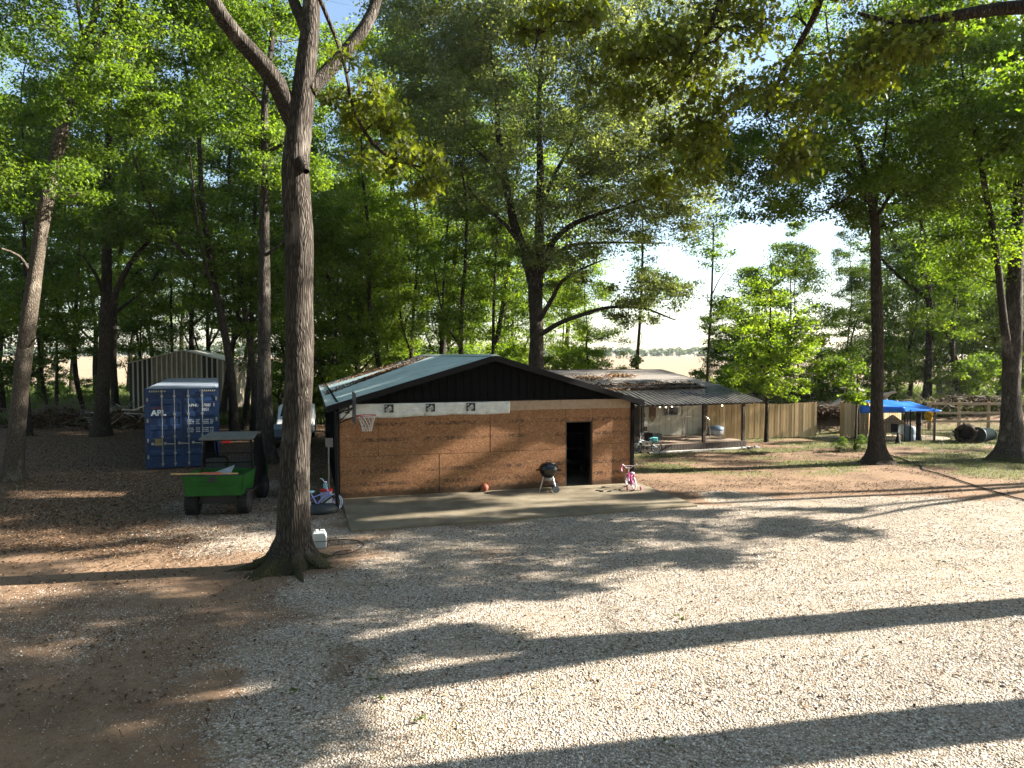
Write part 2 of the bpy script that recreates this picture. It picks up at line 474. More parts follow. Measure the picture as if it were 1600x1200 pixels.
M_PEB = t.out(t.bsdf(c, .85, spec=.2))
parts = [scatter_stones(200000, 6.2, 12.5, .0088, ICO_V, ICO_F, rng), scatter_stones(170000, 12.5, 23, .0115, OCT_V, OCT_F, rng)]
off = 0; VV, FFs, AA = [], [], []
for V, Fc, a_ in parts:
    VV.append(V); FFs.append(Fc + off); off += len(V); AA.append(a_)
tag(np_mesh('gravel', np.concatenate(VV), np.concatenate(FFs), M_PEB, smooth=True, attr={'v': ('FACE', np.concatenate(AA))}),
    'pale tan and grey gravel spread over the drive', 'gravel', kind='stuff')

def flakes(x, y, z, size, r, tilt=.25, asp=.6):
    """curled leaf-like quads lying on a surface"""
    n = len(x)
    az = r.rand(n) * 6.28
    d = np.stack([np.cos(az), np.sin(az), r.normal(size=n) * tilt], -1); s_ = np.stack([-np.sin(az), np.cos(az), r.normal(size=n) * tilt], -1)
    c = np.stack([x, y, z], -1)
    L = (size * (.6 + .8 * r.rand(n)))[:, None]
    up = np.zeros((n, 3)); up[:, 2] = .25
    V = np.stack([c - d * L * .5, c - s_ * L * asp * .5 + up * L, c + d * L * .5, c + s_ * L * asp * .5 + up * L], 1)
    return V.reshape(-1, 3), np.arange(4 * n).reshape(n, 4)
t = NT('dead_leaf'); a = t.n('Attribute', _attribute_name='v')
M_LITTER = t.out(t.bsdf(t.ramp(a.outputs['Fac'], [(0, (.035, .022, .014)), (.5, (.11, .065, .035)), (.85, (.22, .13, .07)), (1, (.38, .28, .18))]), .85, spec=.1))
n = 170000
y = 8 + 36 * rng.rand(n) ** 1.1; x = (rng.rand(n) * 2 - 1) * (y * .74 + .5)
_, _, lt = masks(x, y)
k = (rng.rand(n) < lt * .9 + .07) & (poly_sd(x, y, PADPOLY) < -.05)
x, y = x[k], y[k]
V, Fq = flakes(x, y, gz(x, y) + .012, .05, rng)
tag(np_mesh('fallen_leaves', V, Fq, M_LITTER, attr={'v': ('FACE', rng.rand(len(Fq)))}), 'brown dead leaves littering the shaded ground', 'leaf litter', kind='stuff')

n = 4200
y = 7 + 24 * rng.rand(n); x = -1.5 - rng.rand(n) ** 1.2 * (y * .74) + 3 * rng.rand(n)
k = (poly_sd(x, y, PADPOLY) < -.05) & (rng.rand(n) < .25 + .75 * sstep(0, -4, x)); x, y = x[k], y[k]
V, Fq = flakes(x, y, gz(x, y) + .012, .20, rng, .08, .06)
tag(np_mesh('twigs', V, Fq, M_LITTER, attr={'v': ('FACE', rng.rand(len(Fq)))}), 'fine fallen twigs strewn over the dirt', 'twigs', kind='stuff')

# grass blades
def blades(x, y, h, w, r, lean=.35):
    n = len(x)
    az = r.rand(n) * 6.28
    H = h * (.5 + r.rand(n))
    ln = r.normal(size=(n, 2)) * lean * H[:, None]
    z = gz(x, y)
    dx, dy = np.cos(az) * w / 2, np.sin(az) * w / 2
    V = np.stack([np.stack([x - dx, y - dy, z - .01], -1), np.stack([x + dx, y + dy, z - .01], -1), np.stack([x + ln[:, 0], y + ln[:, 1], z + H], -1)], 1)
    return V.reshape(-1, 3), np.arange(3 * n).reshape(n, 3)
M_GRASS = leaf_mat('grass_blade', [(0, (.04, .065, .015)), (.6, (.085, .125, .03)), (1, (.20, .19, .08))], .35, (1.3, 1.3, .6))
n = 260000
y = 21 + 26 * rng.rand(n); x = (rng.rand(n) * 2 - 1) * (y * .74)
_, gsm, _ = masks(x, y)
k = rng.rand(n) < np.clip(gsm * 1.2 - .2, 0, 1) * .38
x, y = x[k], y[k]
V1, F1 = blades(x, y, .085, .022, rng, .6)
n = 130000
y = 42 + 48 * rng.rand(n) ** 1.4; x = (rng.rand(n) * 2 - 1) * (y * .76)
hh = .25 + .5 * fbm(x, y, 4)
V2, F2 = blades(x, y, hh, .09, rng, .4)
tag(np_mesh('grass', np.concatenate([V1, V2]), np.concatenate([F1, F2 + len(V1)]), M_GRASS, attr={'v': ('FACE', rng.rand(len(F1) + len(F2)))}),
    'patchy green grass on the lawn and wood edge', 'grass', kind='stuff')
# ------------------------------------------------------------------ trees
def smooth_path(P, Rr, step=.5):
    P = np.asarray(P, float); Rr = np.asarray(Rr, float)
    if len(P) < 3:
        n = max(2, int(np.linalg.norm(P[-1] - P[0]) / step) + 1)
        t = np.linspace(0, 1, n)[:, None]
        return P[0] * (1 - t) + P[-1] * t, np.interp(t[:, 0], [0, 1], [Rr[0], Rr[-1]])
    Q = np.vstack([2 * P[0] - P[1], P, 2 * P[-1] - P[-2]])
    out, ro = [], []
    for i in range(1, len(Q) - 2):
        n = max(2, int(np.linalg.norm(Q[i + 1] - Q[i]) / step) + 1)
        for k in range(n):
            t = k / n
            out.append(.5 * ((2 * Q[i]) + (-Q[i - 1] + Q[i + 1]) * t + (2 * Q[i - 1] - 5 * Q[i] + 4 * Q[i + 1] - Q[i + 2]) * t * t + (-Q[i - 1] + 3 * Q[i] - 3 * Q[i + 1] + Q[i + 2]) * t ** 3))
            ro.append(Rr[i - 1] * (1 - t) + Rr[i] * t)
    out.append(P[-1]); ro.append(Rr[-1])
    return np.array(out), np.array(ro)

def pix_poly(pp): return [tuple(gnd(*p)[:2]) for p in pp]
LITP = [pix_poly(p) for p in (
    [(1000, 1190), (1600, 1090), (1600, 978), (1100, 1012), (800, 1048), (560, 1100), (600, 1140), (900, 1140)],
    [(1650, 920), (1100, 955), (900, 972), (800, 985), (880, 935), (1080, 892), (1260, 893), (1300, 868), (1400, 845), (1370, 826), (1230, 806), (1650, 796)],
    [(1180, 792), (1700, 790), (1700, 779), (1200, 777)],
    [(130, 880), (300, 850), (430, 835), (490, 856), (380, 882), (130, 905)], [(570, 1000), (900, 938), (800, 935), (560, 990)],
    [(1000, 745), (1350, 755), (1350, 768), (1020, 765)], [(1000, 722), (1180, 716), (1180, 722), (1010, 730)], [(1320, 735), (1600, 742), (1600, 760), (1420, 758)],
    [(0, 868), (250, 850), (250, 860), (0, 882)], [(20, 766), (240, 768), (240, 775), (20, 780)], [(0, 905), (120, 900), (120, 925), (0, 940)],
    [(820, 777), (1000, 762), (1010, 772), (830, 786)], [(560, 812), (760, 795), (900, 785), (900, 791), (560, 820)], [(170, 1120), (300, 1085), (420, 1060), (420, 1075), (180, 1150)],
    [(1150, 796), (1300, 800), (1200, 808), (1120, 804)])]
def prune(V, F, tone, base, r):
    """gaps in the canopy: drops leaves standing between the sun and the sunlit patches of drive and wall"""
    k = F.shape[1]
    c = V.reshape(-1, k, 3).mean(1) + np.asarray(base)
    s = c[:, 2] / SZ
    gx, gy = c[:, 0] - SX * s, c[:, 1] - SY * s
    dmax = np.full(len(c), -9.0)
    for P in LITP: dmax = np.maximum(dmax, poly_sd(gx, gy, P))
    keep = 1 - sstep(-.25, .15, dmax)
    n = np.array((-GV.x, -GV.y, 0)); g = np.array((g0.x, g0.y, 0)); sv = np.array((SX, SY, SZ))
    D = ((c - g) @ n) / (sv @ n)
    w = c - sv * D[:, None]
    u = (w - g) @ np.array((GU.x, GU.y, 0)); z = w[:, 2]
    q = z - .49 * u
    on = (D > .5) & (u > .3) & (u < 9.3) & (z > 0) & (z < 2.75)
    b = np.maximum(np.maximum(sstep(-1.02, -.80, q) * sstep(.10, -.04, q), sstep(-2.4, -2.2, q) * sstep(-1.25, -1.45, q) * .93), sstep(-3.6, -3.3, q) * sstep(-2.7, -2.9, q) * .85)
    keep = np.where(on, keep * (1 - b), keep)
    m = r.rand(len(c)) < keep
    idx = np.repeat(m, k)
    V2 = V[idx]; n2 = int(m.sum())
    return V2, np.arange(n2 * k).reshape(n2, k), tone[m]

class Tubes:
    """collects swept tubes as quads"""
    def __init__(s): s.V, s.F, s.n = [], [], 0
    def add(s, P, Rr, sides=6, r=None, lump=0.0, flare=0.0, fh=.9):
        P = np.asarray(P, float); m = len(P)
        D = np.gradient(P, axis=0); D /= np.linalg.norm(D, axis=1)[:, None] + 1e-9
        ref = np.array([1.0, 0, 0]) if abs(D[0, 0]) < .8 else np.array([0, 1.0, 0])
        A = ref[None] - D * (D @ ref)[:, None]; A /= np.linalg.norm(A, axis=1)[:, None]
        B = np.cross(D, A)
        th = np.arange(sides) * 2 * math.pi / sides
        rad = np.repeat(np.asarray(Rr, float)[:, None], sides, 1)
        if lump and r is not None:
            ph = r.rand(4) * 6.28
            zz = np.arange(m)[:, None]
            rad = rad * (1 + lump * (np.sin(2 * th[None] + zz * .23 + ph[0]) * .5 + np.sin(3 * th[None] - zz * .31 + ph[1]) * .5 + .6 * r.normal(size=(m, sides)) * .3 + np.sin(5 * th + ph[3])[None] * .3))
        if flare:
            ph = r.rand(2) * 6.28
            hgt = (P[:, 2] - P[0, 2])[:, None]
            lob = .55 + .45 * (np.sin(5 * th + ph[0]) * .6 + np.sin(3 * th + ph[1]) * .6)
            rad = rad * (1 + flare * np.exp(-hgt / fh) * (.45 + lob)[None] )
        V = P[:, None] + rad[..., None] * (np.cos(th)[None, :, None] * A[:, None] + np.sin(th)[None, :, None] * B[:, None])
        i = np.arange(m - 1)[:, None] * sides; k = np.arange(sides)[None]; k2 = (k + 1) % sides
        F = np.stack([i + k, i + k2, i + sides + k2, i + sides + k], -1).reshape(-1, 4) + s.n
        s.V.append(V.reshape(-1, 3)); s.F.append(F); s.n += m * sides
    def mesh(s, name, mat, parent=None, sub=None):
        return np_mesh(name, np.concatenate(s.V), np.concatenate(s.F), mat, parent, smooth=True, sub=sub)

def leaf_cloud(C, rc, per, size, r, flat=.48, droop=0.0):
    """rhombic leaves round clump centres C; returns V, F, v"""
    n = len(C) * per
    c = np.repeat(C, per, 0)
    d = r.normal(size=(n, 3)); d /= np.linalg.norm(d, axis=1)[:, None]
    rr = (.12 + .98 * r.rand(n) ** .8) * np.repeat(rc, per)
    off = d * rr[:, None]; off[:, 2] *= flat
    p = c + off
    nrm = r.normal(size=(n, 3)) * .75 + np.array([0, 0, .75]) + d * .25
    nrm /= np.linalg.norm(nrm, axis=1)[:, None]
    a = np.cross(nrm, r.normal(size=(n, 3))); a /= np.linalg.norm(a, axis=1)[:, None]
    a[:, 2] -= droop; a /= np.linalg.norm(a, axis=1)[:, None]
    b = np.cross(nrm, a)
    L = (size * (.6 + .8 * r.rand(n)))[:, None]
    V = np.stack([p - a * L * .5, p + b * L * .3 + nrm * L * .1, p + a * L * .5, p - b * L * .3 + nrm * L * .1], 1)
    tone = np.repeat(r.rand(len(C)), per) * .45 + r.rand(n) * .55
    return V.reshape(-1, 3), np.arange(4 * n).reshape(n, 4), tone

def near_leaf_cloud(C, rc, per, size, r):
    """lobed oak leaves for boughs close to the lens"""
    out = np.array([(0, 0), (.10, .28), (.30, .14), (.38, .42), (.55, .18), (.72, .30), (.78, .1), (1, 0), (.78, -.1), (.72, -.30), (.55, -.18), (.38, -.42), (.30, -.14), (.10, -.28)])
    n = len(C) * per; k = len(out)
    c = np.repeat(C, per, 0)
    d = r.normal(size=(n, 3)); d /= np.linalg.norm(d, axis=1)[:, None]
    p = c + d * ((.15 + .85 * r.rand(n)) * np.repeat(rc, per))[:, None] * np.array([1, 1, .7])
    nrm = r.normal(size=(n, 3)) * .7 + np.array([0, 0, .6]); nrm /= np.linalg.norm(nrm, axis=1)[:, None]
    a = np.cross(nrm, r.normal(size=(n, 3))); a[:, 2] -= .5; a /= np.linalg.norm(a, axis=1)[:, None]
    b = np.cross(nrm, a); b /= np.linalg.norm(b, axis=1)[:, None]
    L = (size * (.65 + .7 * r.rand(n)))[:, None, None]
    V = p[:, None] + L * (out[None, :, :1] * a[:, None] + out[None, :, 1:] * b[:, None] + nrm[:, None] * (np.abs(out[None, :, 1:]) * .35 - .25 * out[None, :, :1] ** 2))
    return V.reshape(-1, 3), np.arange(k * n).reshape(n, k), np.repeat(r.rand(len(C)), per) * .4 + r.rand(n) * .6

def grow(tubes, skel, skr, C, rc, r, twigs=4, maxr=.09, tw_sides=3, sides=5):
    """link every clump centre to the nearest wood; adds branches and twigs"""
    S = [np.asarray(skel, float)]; SR = [np.asarray(skr, float)]
    Sx = np.concatenate(S); Sr = np.concatenate(SR)
    d0 = np.array([np.min(np.linalg.norm(Sx - c, axis=1)) for c in C])
    for ci in np.argsort(d0):
        c = C[ci]
        dv = c[None] - Sx
        dist = np.linalg.norm(dv, axis=1)
        cost = dist + .9 * np.maximum(0, -dv[:, 2]) + np.where(Sr < .02, .4, 0)
        j = int(np.argmin(cost))
        a = Sx[j]; L = dist[j]
        if L < .15: continue
        r0 = min(.6 * Sr[j], maxr, .012 + .011 * L); r1 = .009
        mid = a + (c - a) * .5 + np.array([0, 0, .10 * L]) + r.normal(size=3) * .07 * L
        mm = a + (c - a) * .25 + np.array([0, 0, .04 * L]) + r.normal(size=3) * .05 * L
        P, Rr = smooth_path([a, mm, mid, c], [r0, r0 * .8, r0 * .55 + .004, r1], max(.5, L / 5))
        tubes.add(P, Rr, sides)
        Sx = np.concatenate([Sx, P[1:]]); Sr = np.concatenate([Sr, Rr[1:]])
        for _ in range(twigs):
            e = c + r.normal(size=3) * rc[ci] * np.array([.6, .6, .35])
            tubes.add(np.array([c - (c - a) * .12 * r.rand(), (c + e) / 2 + r.normal(size=3) * .05, e]), [.009, .006, .003], tw_sides)

def blob_centres(blobs, r):
    C, rc = [], []
    for (cx, cy_, cz, rx, ry, rz, n, rcl) in blobs:
        k = 0
        while k < n:
            q = r.rand(3) * 2 - 1
            m = np.linalg.norm(q)
            if m > 1 or (m < .35 and r.rand() < .7): continue
            C.append((cx + q[0] * rx, cy_ + q[1] * ry, cz + q[2] * rz)); rc.append(rcl * (.65 + .7 * r.rand())); k += 1
    return np.array(C), np.array(rc)

def hero_tree(name, label, cat, stems, blobs, per, lsize, bark, leaf, seed, group=None, flare=.55, twigs=3, sides=20, flat=.5, near=False, maxr=.09, lump=.07, fh=.7, roots=0):
    """stems: list of [(px,py,Y,width_px), ...], the first is the trunk; blobs: (px,py,Y,rpx_x,r_y_m,rpx_z,n,clump_r)"""
    r = np.random.RandomState(seed)
    P0 = [at(a, b, c) for a, b, c, _ in stems[0]]
    base = Vector((P0[0].x, P0[0].y, float(gz(P0[0].x, P0[0].y)) - .08))
    root = thing(name, label, cat, base, 0, group)
    skel, skr = [], []
    tw = Tubes()
    for si, st in enumerate(stems):
        P = [np.array(at(a, b, c)) - np.array(base) for a, b, c, _ in st]
        if si == 0: P[0] = np.zeros(3)
        Rr = [w * c / F_PX / 2 for _, _, c, w in st]
        Q, q = smooth_path(P, Rr, .22 if si == 0 else .3)
        tb = Tubes()
        tb.add(Q, q, sides if si == 0 else max(8, sides - 8), r, lump, flare if si == 0 else 0, fh)
        if near:
            if si == len(stems) - 1: tw = tb
            else: tb.mesh('trunk' if si == 0 else 'limb', bark, root)
        elif si == 0:
            tw = tb
            for ri in range(roots):
                a = ri * 6.283 / roots + r.uniform(-.3, .3); L = r.uniform(.75, 1.25); ca, sa = math.cos(a), math.sin(a); pb = a + r.uniform(-.5, .5)
                Qr, qr = smooth_path([(.16 * ca, .16 * sa, .62), (.36 * ca, .36 * sa, .28), (.62 * ca, .62 * sa, .13), (.62 * ca + (L - .5) * math.cos(pb), .62 * sa + (L - .5) * math.sin(pb), .02)], [.13, .125, .085, .03], .1)
                tb.add(Qr, qr, 10, r, .1)
        else: tb.mesh('limb', bark, root)
        sel = slice(int(len(Q) * .45), None) if si == 0 else slice(2, None)
        skel.append(Q[sel]); skr.append(q[sel])
    W = []
    for (px, py, Y, rx, ry, rz, n, rcl) in blobs:
        p = at(px, py, Y) - base; s = Y / F_PX
        W.append((p.x, p.y, p.z, rx * s, ry, rz * s, n, rcl))
    if W:
        C, rc = blob_centres(W, r)
        grow(tw, np.concatenate(skel), np.concatenate(skr), C, rc, r, twigs, maxr)
        if near: V, Fq, tone = near_leaf_cloud(C, rc, per, lsize, r)
        else: V, Fq, tone = leaf_cloud(C, rc, per, lsize, r, flat)
        V, Fq, tone = prune(V, Fq, tone, base, r)
        np_mesh('crown', V, Fq, leaf, root, attr={'v': ('FACE', tone)})
    tw.mesh('limb' if near else 'trunk', bark, root)
    return root

# ---- generic woodland kinds (prototype meshes, linked many times)
def generic(seed, H, r0, cb, Rc, n, per, lsize, rcl, bark, leaf, lean=.03, fork=0, bend=.25):
    r = np.random.RandomState(seed)
    m = 7
    z = np.linspace(0, H * .93, m)
    w = np.cumsum(r.normal(size=(m, 2)) * bend, 0); w -= w[0]
    P = np.stack([w[:, 0] + z * lean, w[:, 1], z], -1)
    Rr = r0 * (1 - .88 * (z / z[-1]) ** .9)
    Q, q = smooth_path(P, Rr, .5)
    tb = Tubes(); tb.add(Q, q, 10, r, .06, .45, .6)
    skel, skr = [Q[int(len(Q) * cb / H * .85):]], [q[int(len(Q) * cb / H * .85):]]
    for f in range(fork):
        i = int(len(Q) * (cb / H) * (.8 + .5 * r.rand())); a = r.rand() * 6.28
        L = H * .35 * (.7 + .5 * r.rand())
        e = Q[i] + np.array([math.cos(a) * L * .5, math.sin(a) * L * .5, L * .85])
        mid = Q[i] + np.array([math.cos(a) * L * .33, math.sin(a) * L * .33, L * .35])
        Q2, q2 = smooth_path([Q[i], mid, e], [q[i] * .6, q[i] * .42, .03], .5)
        tb.add(Q2, q2, 8, r, .05); skel.append(Q2[1:]); skr.append(q2[1:])
    C = []
    top = H; k = 0
    while k < n:
        h = cb + (top - cb) * r.rand()
        u = (h - cb) / (top - cb)
        prof = Rc * (math.sin(math.pi * min(1, .12 + .86 * u)) ** .6)
        a = r.rand() * 6.28; rad = prof * math.sqrt(r.rand()) * (.75 + .5 * r.rand())
        i = min(len(Q) - 1, int(h / (H * .93) * (len(Q) - 1)))
        C.append((Q[i][0] + rad * math.cos(a), Q[i][1] + rad * math.sin(a), h)); k += 1
    C = np.array(C); rc = rcl * (.6 + .8 * r.rand(n))
    tb2 = Tubes()
    grow(tb2, np.concatenate(skel), np.concatenate(skr), C, rc, r, 2, .07, 3, 4)
    tb.V += [v for v in tb2.V]; tb.F += [f + tb.n for f in tb2.F]
    V, Fq, tone = leaf_cloud(C, rc, per, lsize, r)
    tm = tb.mesh('trunk', None, sub=True); cm = np_mesh('crown', V, Fq, None, sub=True, attr={'v': ('FACE', tone)})
    return tm, cm, bark, leaf

GEN = {
    'tall':   generic(1, 26, .25, 8, 4.6, 125, 220, .165, 1.05, M_BARK_D, M_LEAF, fork=2),
    'tallb':  generic(2, 25, .21, 6, 4.2, 120, 220, .165, 1.0, M_BARK_D, M_LEAF, fork=1, lean=-.04),
    'slim':   generic(3, 21, .13, 5, 2.8, 80, 190, .14, .8, M_BARK_D, M_LEAF, lean=.05),
    'slimb':  generic(4, 17, .10, 3.2, 2.4, 70, 190, .135, .75, M_BARK_D, M_LEAF_F, lean=-.03),
    'bushy':  generic(5, 12, .14, 1.6, 3.6, 110, 240, .135, .85, M_BARK_D, M_LEAF_F, fork=3),
    'dark':   generic(6, 14, .18, 1.8, 4.4, 130, 220, .16, 1.0, M_BARK_D, M_LEAF_D, fork=3),
    'wide':   generic(7, 20, .27, 4.5, 6.5, 170, 220, .165, 1.15, M_BARK_D, M_LEAF_O, fork=4),
    'shrub':  generic(8, 3.2, .04, .3, 1.5, 40, 120, .12, .5, M_BARK_D, M_LEAF, fork=2, bend=.1),
    'sapling': generic(9, 5.5, .05, 1.2, 1.4, 34, 110, .12, .5, M_BARK, M_LEAF_F, bend=.08),
}
_used = {}
def plant(kind, px, Y, label, cat='tree', group=None, s=1.0, rz=None, leaf=None, name=None, dy=0, sz=None):
    tm, cm, bark, lf = GEN[kind]
    leaf = leaf or lf
    key = (kind, leaf.name)
    p = at(px, 560, Y); x, y = p.x, Y
    nm = name or {'shrub': 'shrub', 'sapling': 'sapling'}.get(kind, 'woodland_tree')
    rr = random.Random(int(px * 7 + Y * 13))
    if rz is None: rz = rr.random() * 6.28
    root = thing(nm, label, cat, (x, y, float(gz(x, y)) - .08 + dy), rz, group)
    root.scale = (s, s, sz or s)
    if key not in _used:
        a = tm.copy() if tm.users and _used.get(('t', kind)) else tm
        a.materials.clear(); a.materials.append(bark)
        b = cm.copy() if _used.get(('t', kind)) else cm
        b.materials.clear(); b.materials.append(leaf)
        _used[('t', kind)] = True
        _used[key] = (a, b)
    a, b = _used[key]
    for n_, me in (('trunk', a), ('crown', b)):
        o = bpy.data.objects.new(n_, me); COL.objects.link(o); o.parent = root
    return root

# ---- the big trees of the yard
hero_tree('oak_tree', 'large forked grey-barked tree standing in the foreground left of the plywood garage wall', 'tree',
    [[(455, 892, 13.7, 53.3), (457, 850, 13.7, 51.6), (459, 760, 13.7, 47.3), (464, 660, 13.75, 44.7), (468, 560, 13.8, 42.1), (467, 470, 13.85, 41.3), (468, 380, 13.9, 42.1), (464, 320, 13.9, 43.0), (461, 262, 13.95, 41.3), (466, 210, 14, 39.6), (472, 160, 14, 36.1), (478, 105, 14, 31.0), (484, 50, 14.1, 27.5), (487, 0, 14.2, 24.9), (492, -80, 14.3, 22.4), (485, -220, 14.5, 17.2), (500, -420, 15, 6.9)],
     [(470, 205, 14, 32.7), (448, 165, 13.9, 31.0), (432, 130, 13.7, 29.2), (405, 95, 13.5, 27.5), (375, 62, 13.3, 24.9), (350, 30, 13.1, 24.1), (330, -5, 13, 22.4), (290, -90, 12.8, 17.2), (240, -220, 12.5, 8.6)],
     [(482, 140, 14, 25.8), (505, 118, 14.2, 22.4), (530, 92, 14.4, 20.6), (556, 62, 14.6, 19.8), (577, 30, 14.8, 18.1), (588, 0, 15, 17.2), (600, -60, 15.2, 14.6), (640, -200, 15.5, 7.7)],
     [(485, 60, 14.1, 22.4), (470, 25, 14.2, 18.9), (455, -10, 14.3, 15.5), (430, -120, 14.6, 8.6)],
     [(470, 252, 13.85, 20), (476, 262, 13.66, 17), (479, 268, 13.58, 9)]],
    [(480, -330, 14.5, 330, 4.0, 210, 90, .75), (250, -200, 12.5, 160, 2.5, 130, 26, .7), (700, -180, 15.5, 140, 2.5, 120, 26, .7)], 110, .14, M_BARK, M_LEAF, 21, flare=1.5, sides=44, fh=.20, lump=.05, roots=7)
hero_tree('leaning_tree', 'pale smooth-trunked tree leaning right at the left edge of the photo', 'tree',
    [[(18, 752, 23.2, 29.9), (24, 690, 23.2, 24.7), (33, 600, 23.3, 22.8), (46, 490, 23.4, 21.5), (60, 390, 23.6, 20.2), (76, 300, 23.8, 18.9), (95, 210, 24, 18.2), (112, 140, 24.2, 16.9), (122, 105, 24.3, 15.7), (134, 60, 24.5, 11.7), (150, 10, 24.7, 9.8), (160, -100, 25, 5.9)],
     [(116, 125, 24.2, 13.0), (140, 85, 24, 11.1), (165, 50, 23.9, 9.8), (192, 0, 23.8, 8.4), (230, -90, 23.6, 5.2)],
     [(122, 110, 24.3, 9.2), (128, 50, 24.8, 6.5), (118, -10, 25.5, 5.2)],
     [(50, 430, 23.5, 5.2), (30, 400, 23, 3.9), (2, 388, 22.5, 2.6)],
     [(42, 548, 23.4, 3.9), (52, 532, 23.0, 2.6), (62, 526, 22.8, 1.3)]],
    [(150, 60, 24, 190, 4, 150, 90, .85), (40, 250, 23, 120, 3, 90, 34, .75), (200, -90, 24, 220, 4, 100, 60, .9), (330, 40, 26, 90, 3, 70, 26, .9), (175, 130, 22.5, 90, 2, 40, 18, .6)], 260, .115, M_BARK_L, M_LEAF, 22, flare=.5, sides=26, fh=.5)
hero_tree('curved_limb_tree', 'dark tree with a limb curving up right, left of the blue container', 'tree',
    [[(158, 680, 36, 25.2), (160, 640, 36, 20.0), (163, 560, 36.2, 17.8), (166, 480, 36.4, 16.3), (167, 400, 36.6, 13.3), (168, 300, 36.8, 11.1), (170, 200, 37, 8.9), (172, 80, 37, 5.9)],
     [(166, 500, 36.4, 10.4), (182, 455, 36, 9.6), (196, 425, 35.6, 8.9), (212, 400, 35.2, 7.4), (232, 378, 35, 5.2), (250, 360, 34.6, 3.0)],
     [(166, 470, 36.4, 6.7), (150, 430, 36, 5.2), (130, 400, 35.8, 3.0)]],
    [(170, 240, 37, 130, 4.5, 190, 130, 1.0), (235, 370, 34.6, 60, 2, 40, 22, .8)], 220, .145, M_BARK_D, M_LEAF_D, 23, sides=14)
hero_tree('driveway_tree', 'tall dark slender trunk beside the parked green utility vehicle', 'tree',
    [[(414, 728, 26.8, 33.6), (414, 690, 26.8, 25.2), (413, 600, 26.8, 21.8), (413, 500, 26.9, 18.5), (413, 400, 27, 16.0), (414, 300, 27, 13.4), (414, 230, 27, 11.8), (414, 160, 27, 10.1), (424, 70, 27.2, 8.4), (428, 0, 27.4, 7.6), (432, -120, 27.6, 5.0)],
     [(414, 240, 27, 6.7), (436, 228, 26.6, 5.0), (455, 218, 26.2, 2.5)],
     [(413, 400, 27, 5.9), (430, 388, 26.6, 4.2), (446, 372, 26.4, 2.5)],
     [(414, 170, 27, 5.0), (395, 145, 26.6, 3.4), (372, 128, 26.2, 2.5), (352, 120, 26, 1.7)]],
    [(400, 60, 27, 130, 3.4, 90, 60, .8), (450, 250, 27, 60, 2.2, 60, 22, .7), (350, 170, 27, 60, 2.2, 50, 18, .7), (420, -110, 27.5, 160, 4, 80, 50, .9)], 230, .125, M_BARK, M_LEAF, 24, sides=16)
hero_tree('spreading_oak', 'large spreading olive-leaved oak behind the black garage roof', 'tree',
    [[(838, 604, 40, 30), (838, 570, 40, 24), (838, 530, 40, 22), (837, 480, 40, 21), (837, 440, 40, 23), (841, 400, 40, 16), (843, 340, 40.4, 13), (844, 260, 40.8, 11), (842, 170, 41, 8), (846, 90, 41, 5), (848, 30, 41, 3)],
     [(832, 440, 40, 17), (823, 405, 39.8, 15), (812, 375, 39.6, 14), (801, 342, 39.4, 13), (793, 300, 39.2, 12), (785, 255, 39, 10), (778, 200, 38.8, 8), (775, 140, 38.6, 6), (765, 70, 38.4, 3)],
     [(807, 372, 39.6, 8), (788, 350, 39, 7), (768, 332, 38.6, 5), (752, 318, 38.2, 4), (730, 290, 38, 2)],
     [(845, 425, 39.8, 11), (860, 385, 39, 10), (876, 365, 38.6, 9), (900, 348, 38, 8), (935, 335, 37.6, 6), (985, 318, 37, 4), (1030, 300, 36.8, 2)],
     [(847, 425, 40, 8), (870, 397, 40.4, 7), (895, 383, 40.8, 6), (950, 379, 41.4, 4), (1035, 380, 42, 2)],
     [(843, 500, 39.8, 8), (862, 468, 39, 7), (878, 440, 38.4, 6), (905, 422, 38, 4), (945, 405, 37.6, 2)],
     [(846, 522, 39.8, 8), (876, 504, 39, 7), (915, 490, 38.4, 6), (955, 480, 38, 5), (1005, 482, 37.6, 4), (1055, 500, 37.2, 2)],
     [(843, 330, 40.4, 7), (868, 270, 40, 6), (890, 230, 39.6, 4), (915, 160, 39, 2)],
     [(790, 290, 39.2, 6), (772, 262, 39.6, 5), (735, 225, 40, 3), (700, 190, 40, 2)]],
    [(870, 200, 40, 240, 7.0, 205, 460, 1.1), (1020, 290, 38, 115, 3.5, 95, 105, .95), (690, 60, 40, 120, 4, 100, 95, 1.1), (880, 20, 41, 290, 6, 95, 190, 1.15), (960, 160, 41, 130, 4, 120, 60, 1.1), (1050, 100, 39, 110, 4, 110, 70, 1.05), (1010, 465, 37.6, 75, 2.2, 45, 34, .75), (700, 130, 40, 90, 4, 100, 50, 1.0), (880, 410, 38.6, 70, 3, 45, 22, .75), (860, -10, 40, 220, 6, 70, 60, 1.0)], 210, .145, M_BARK_D, M_LEAF_O, 25, sides=16, maxr=.11)
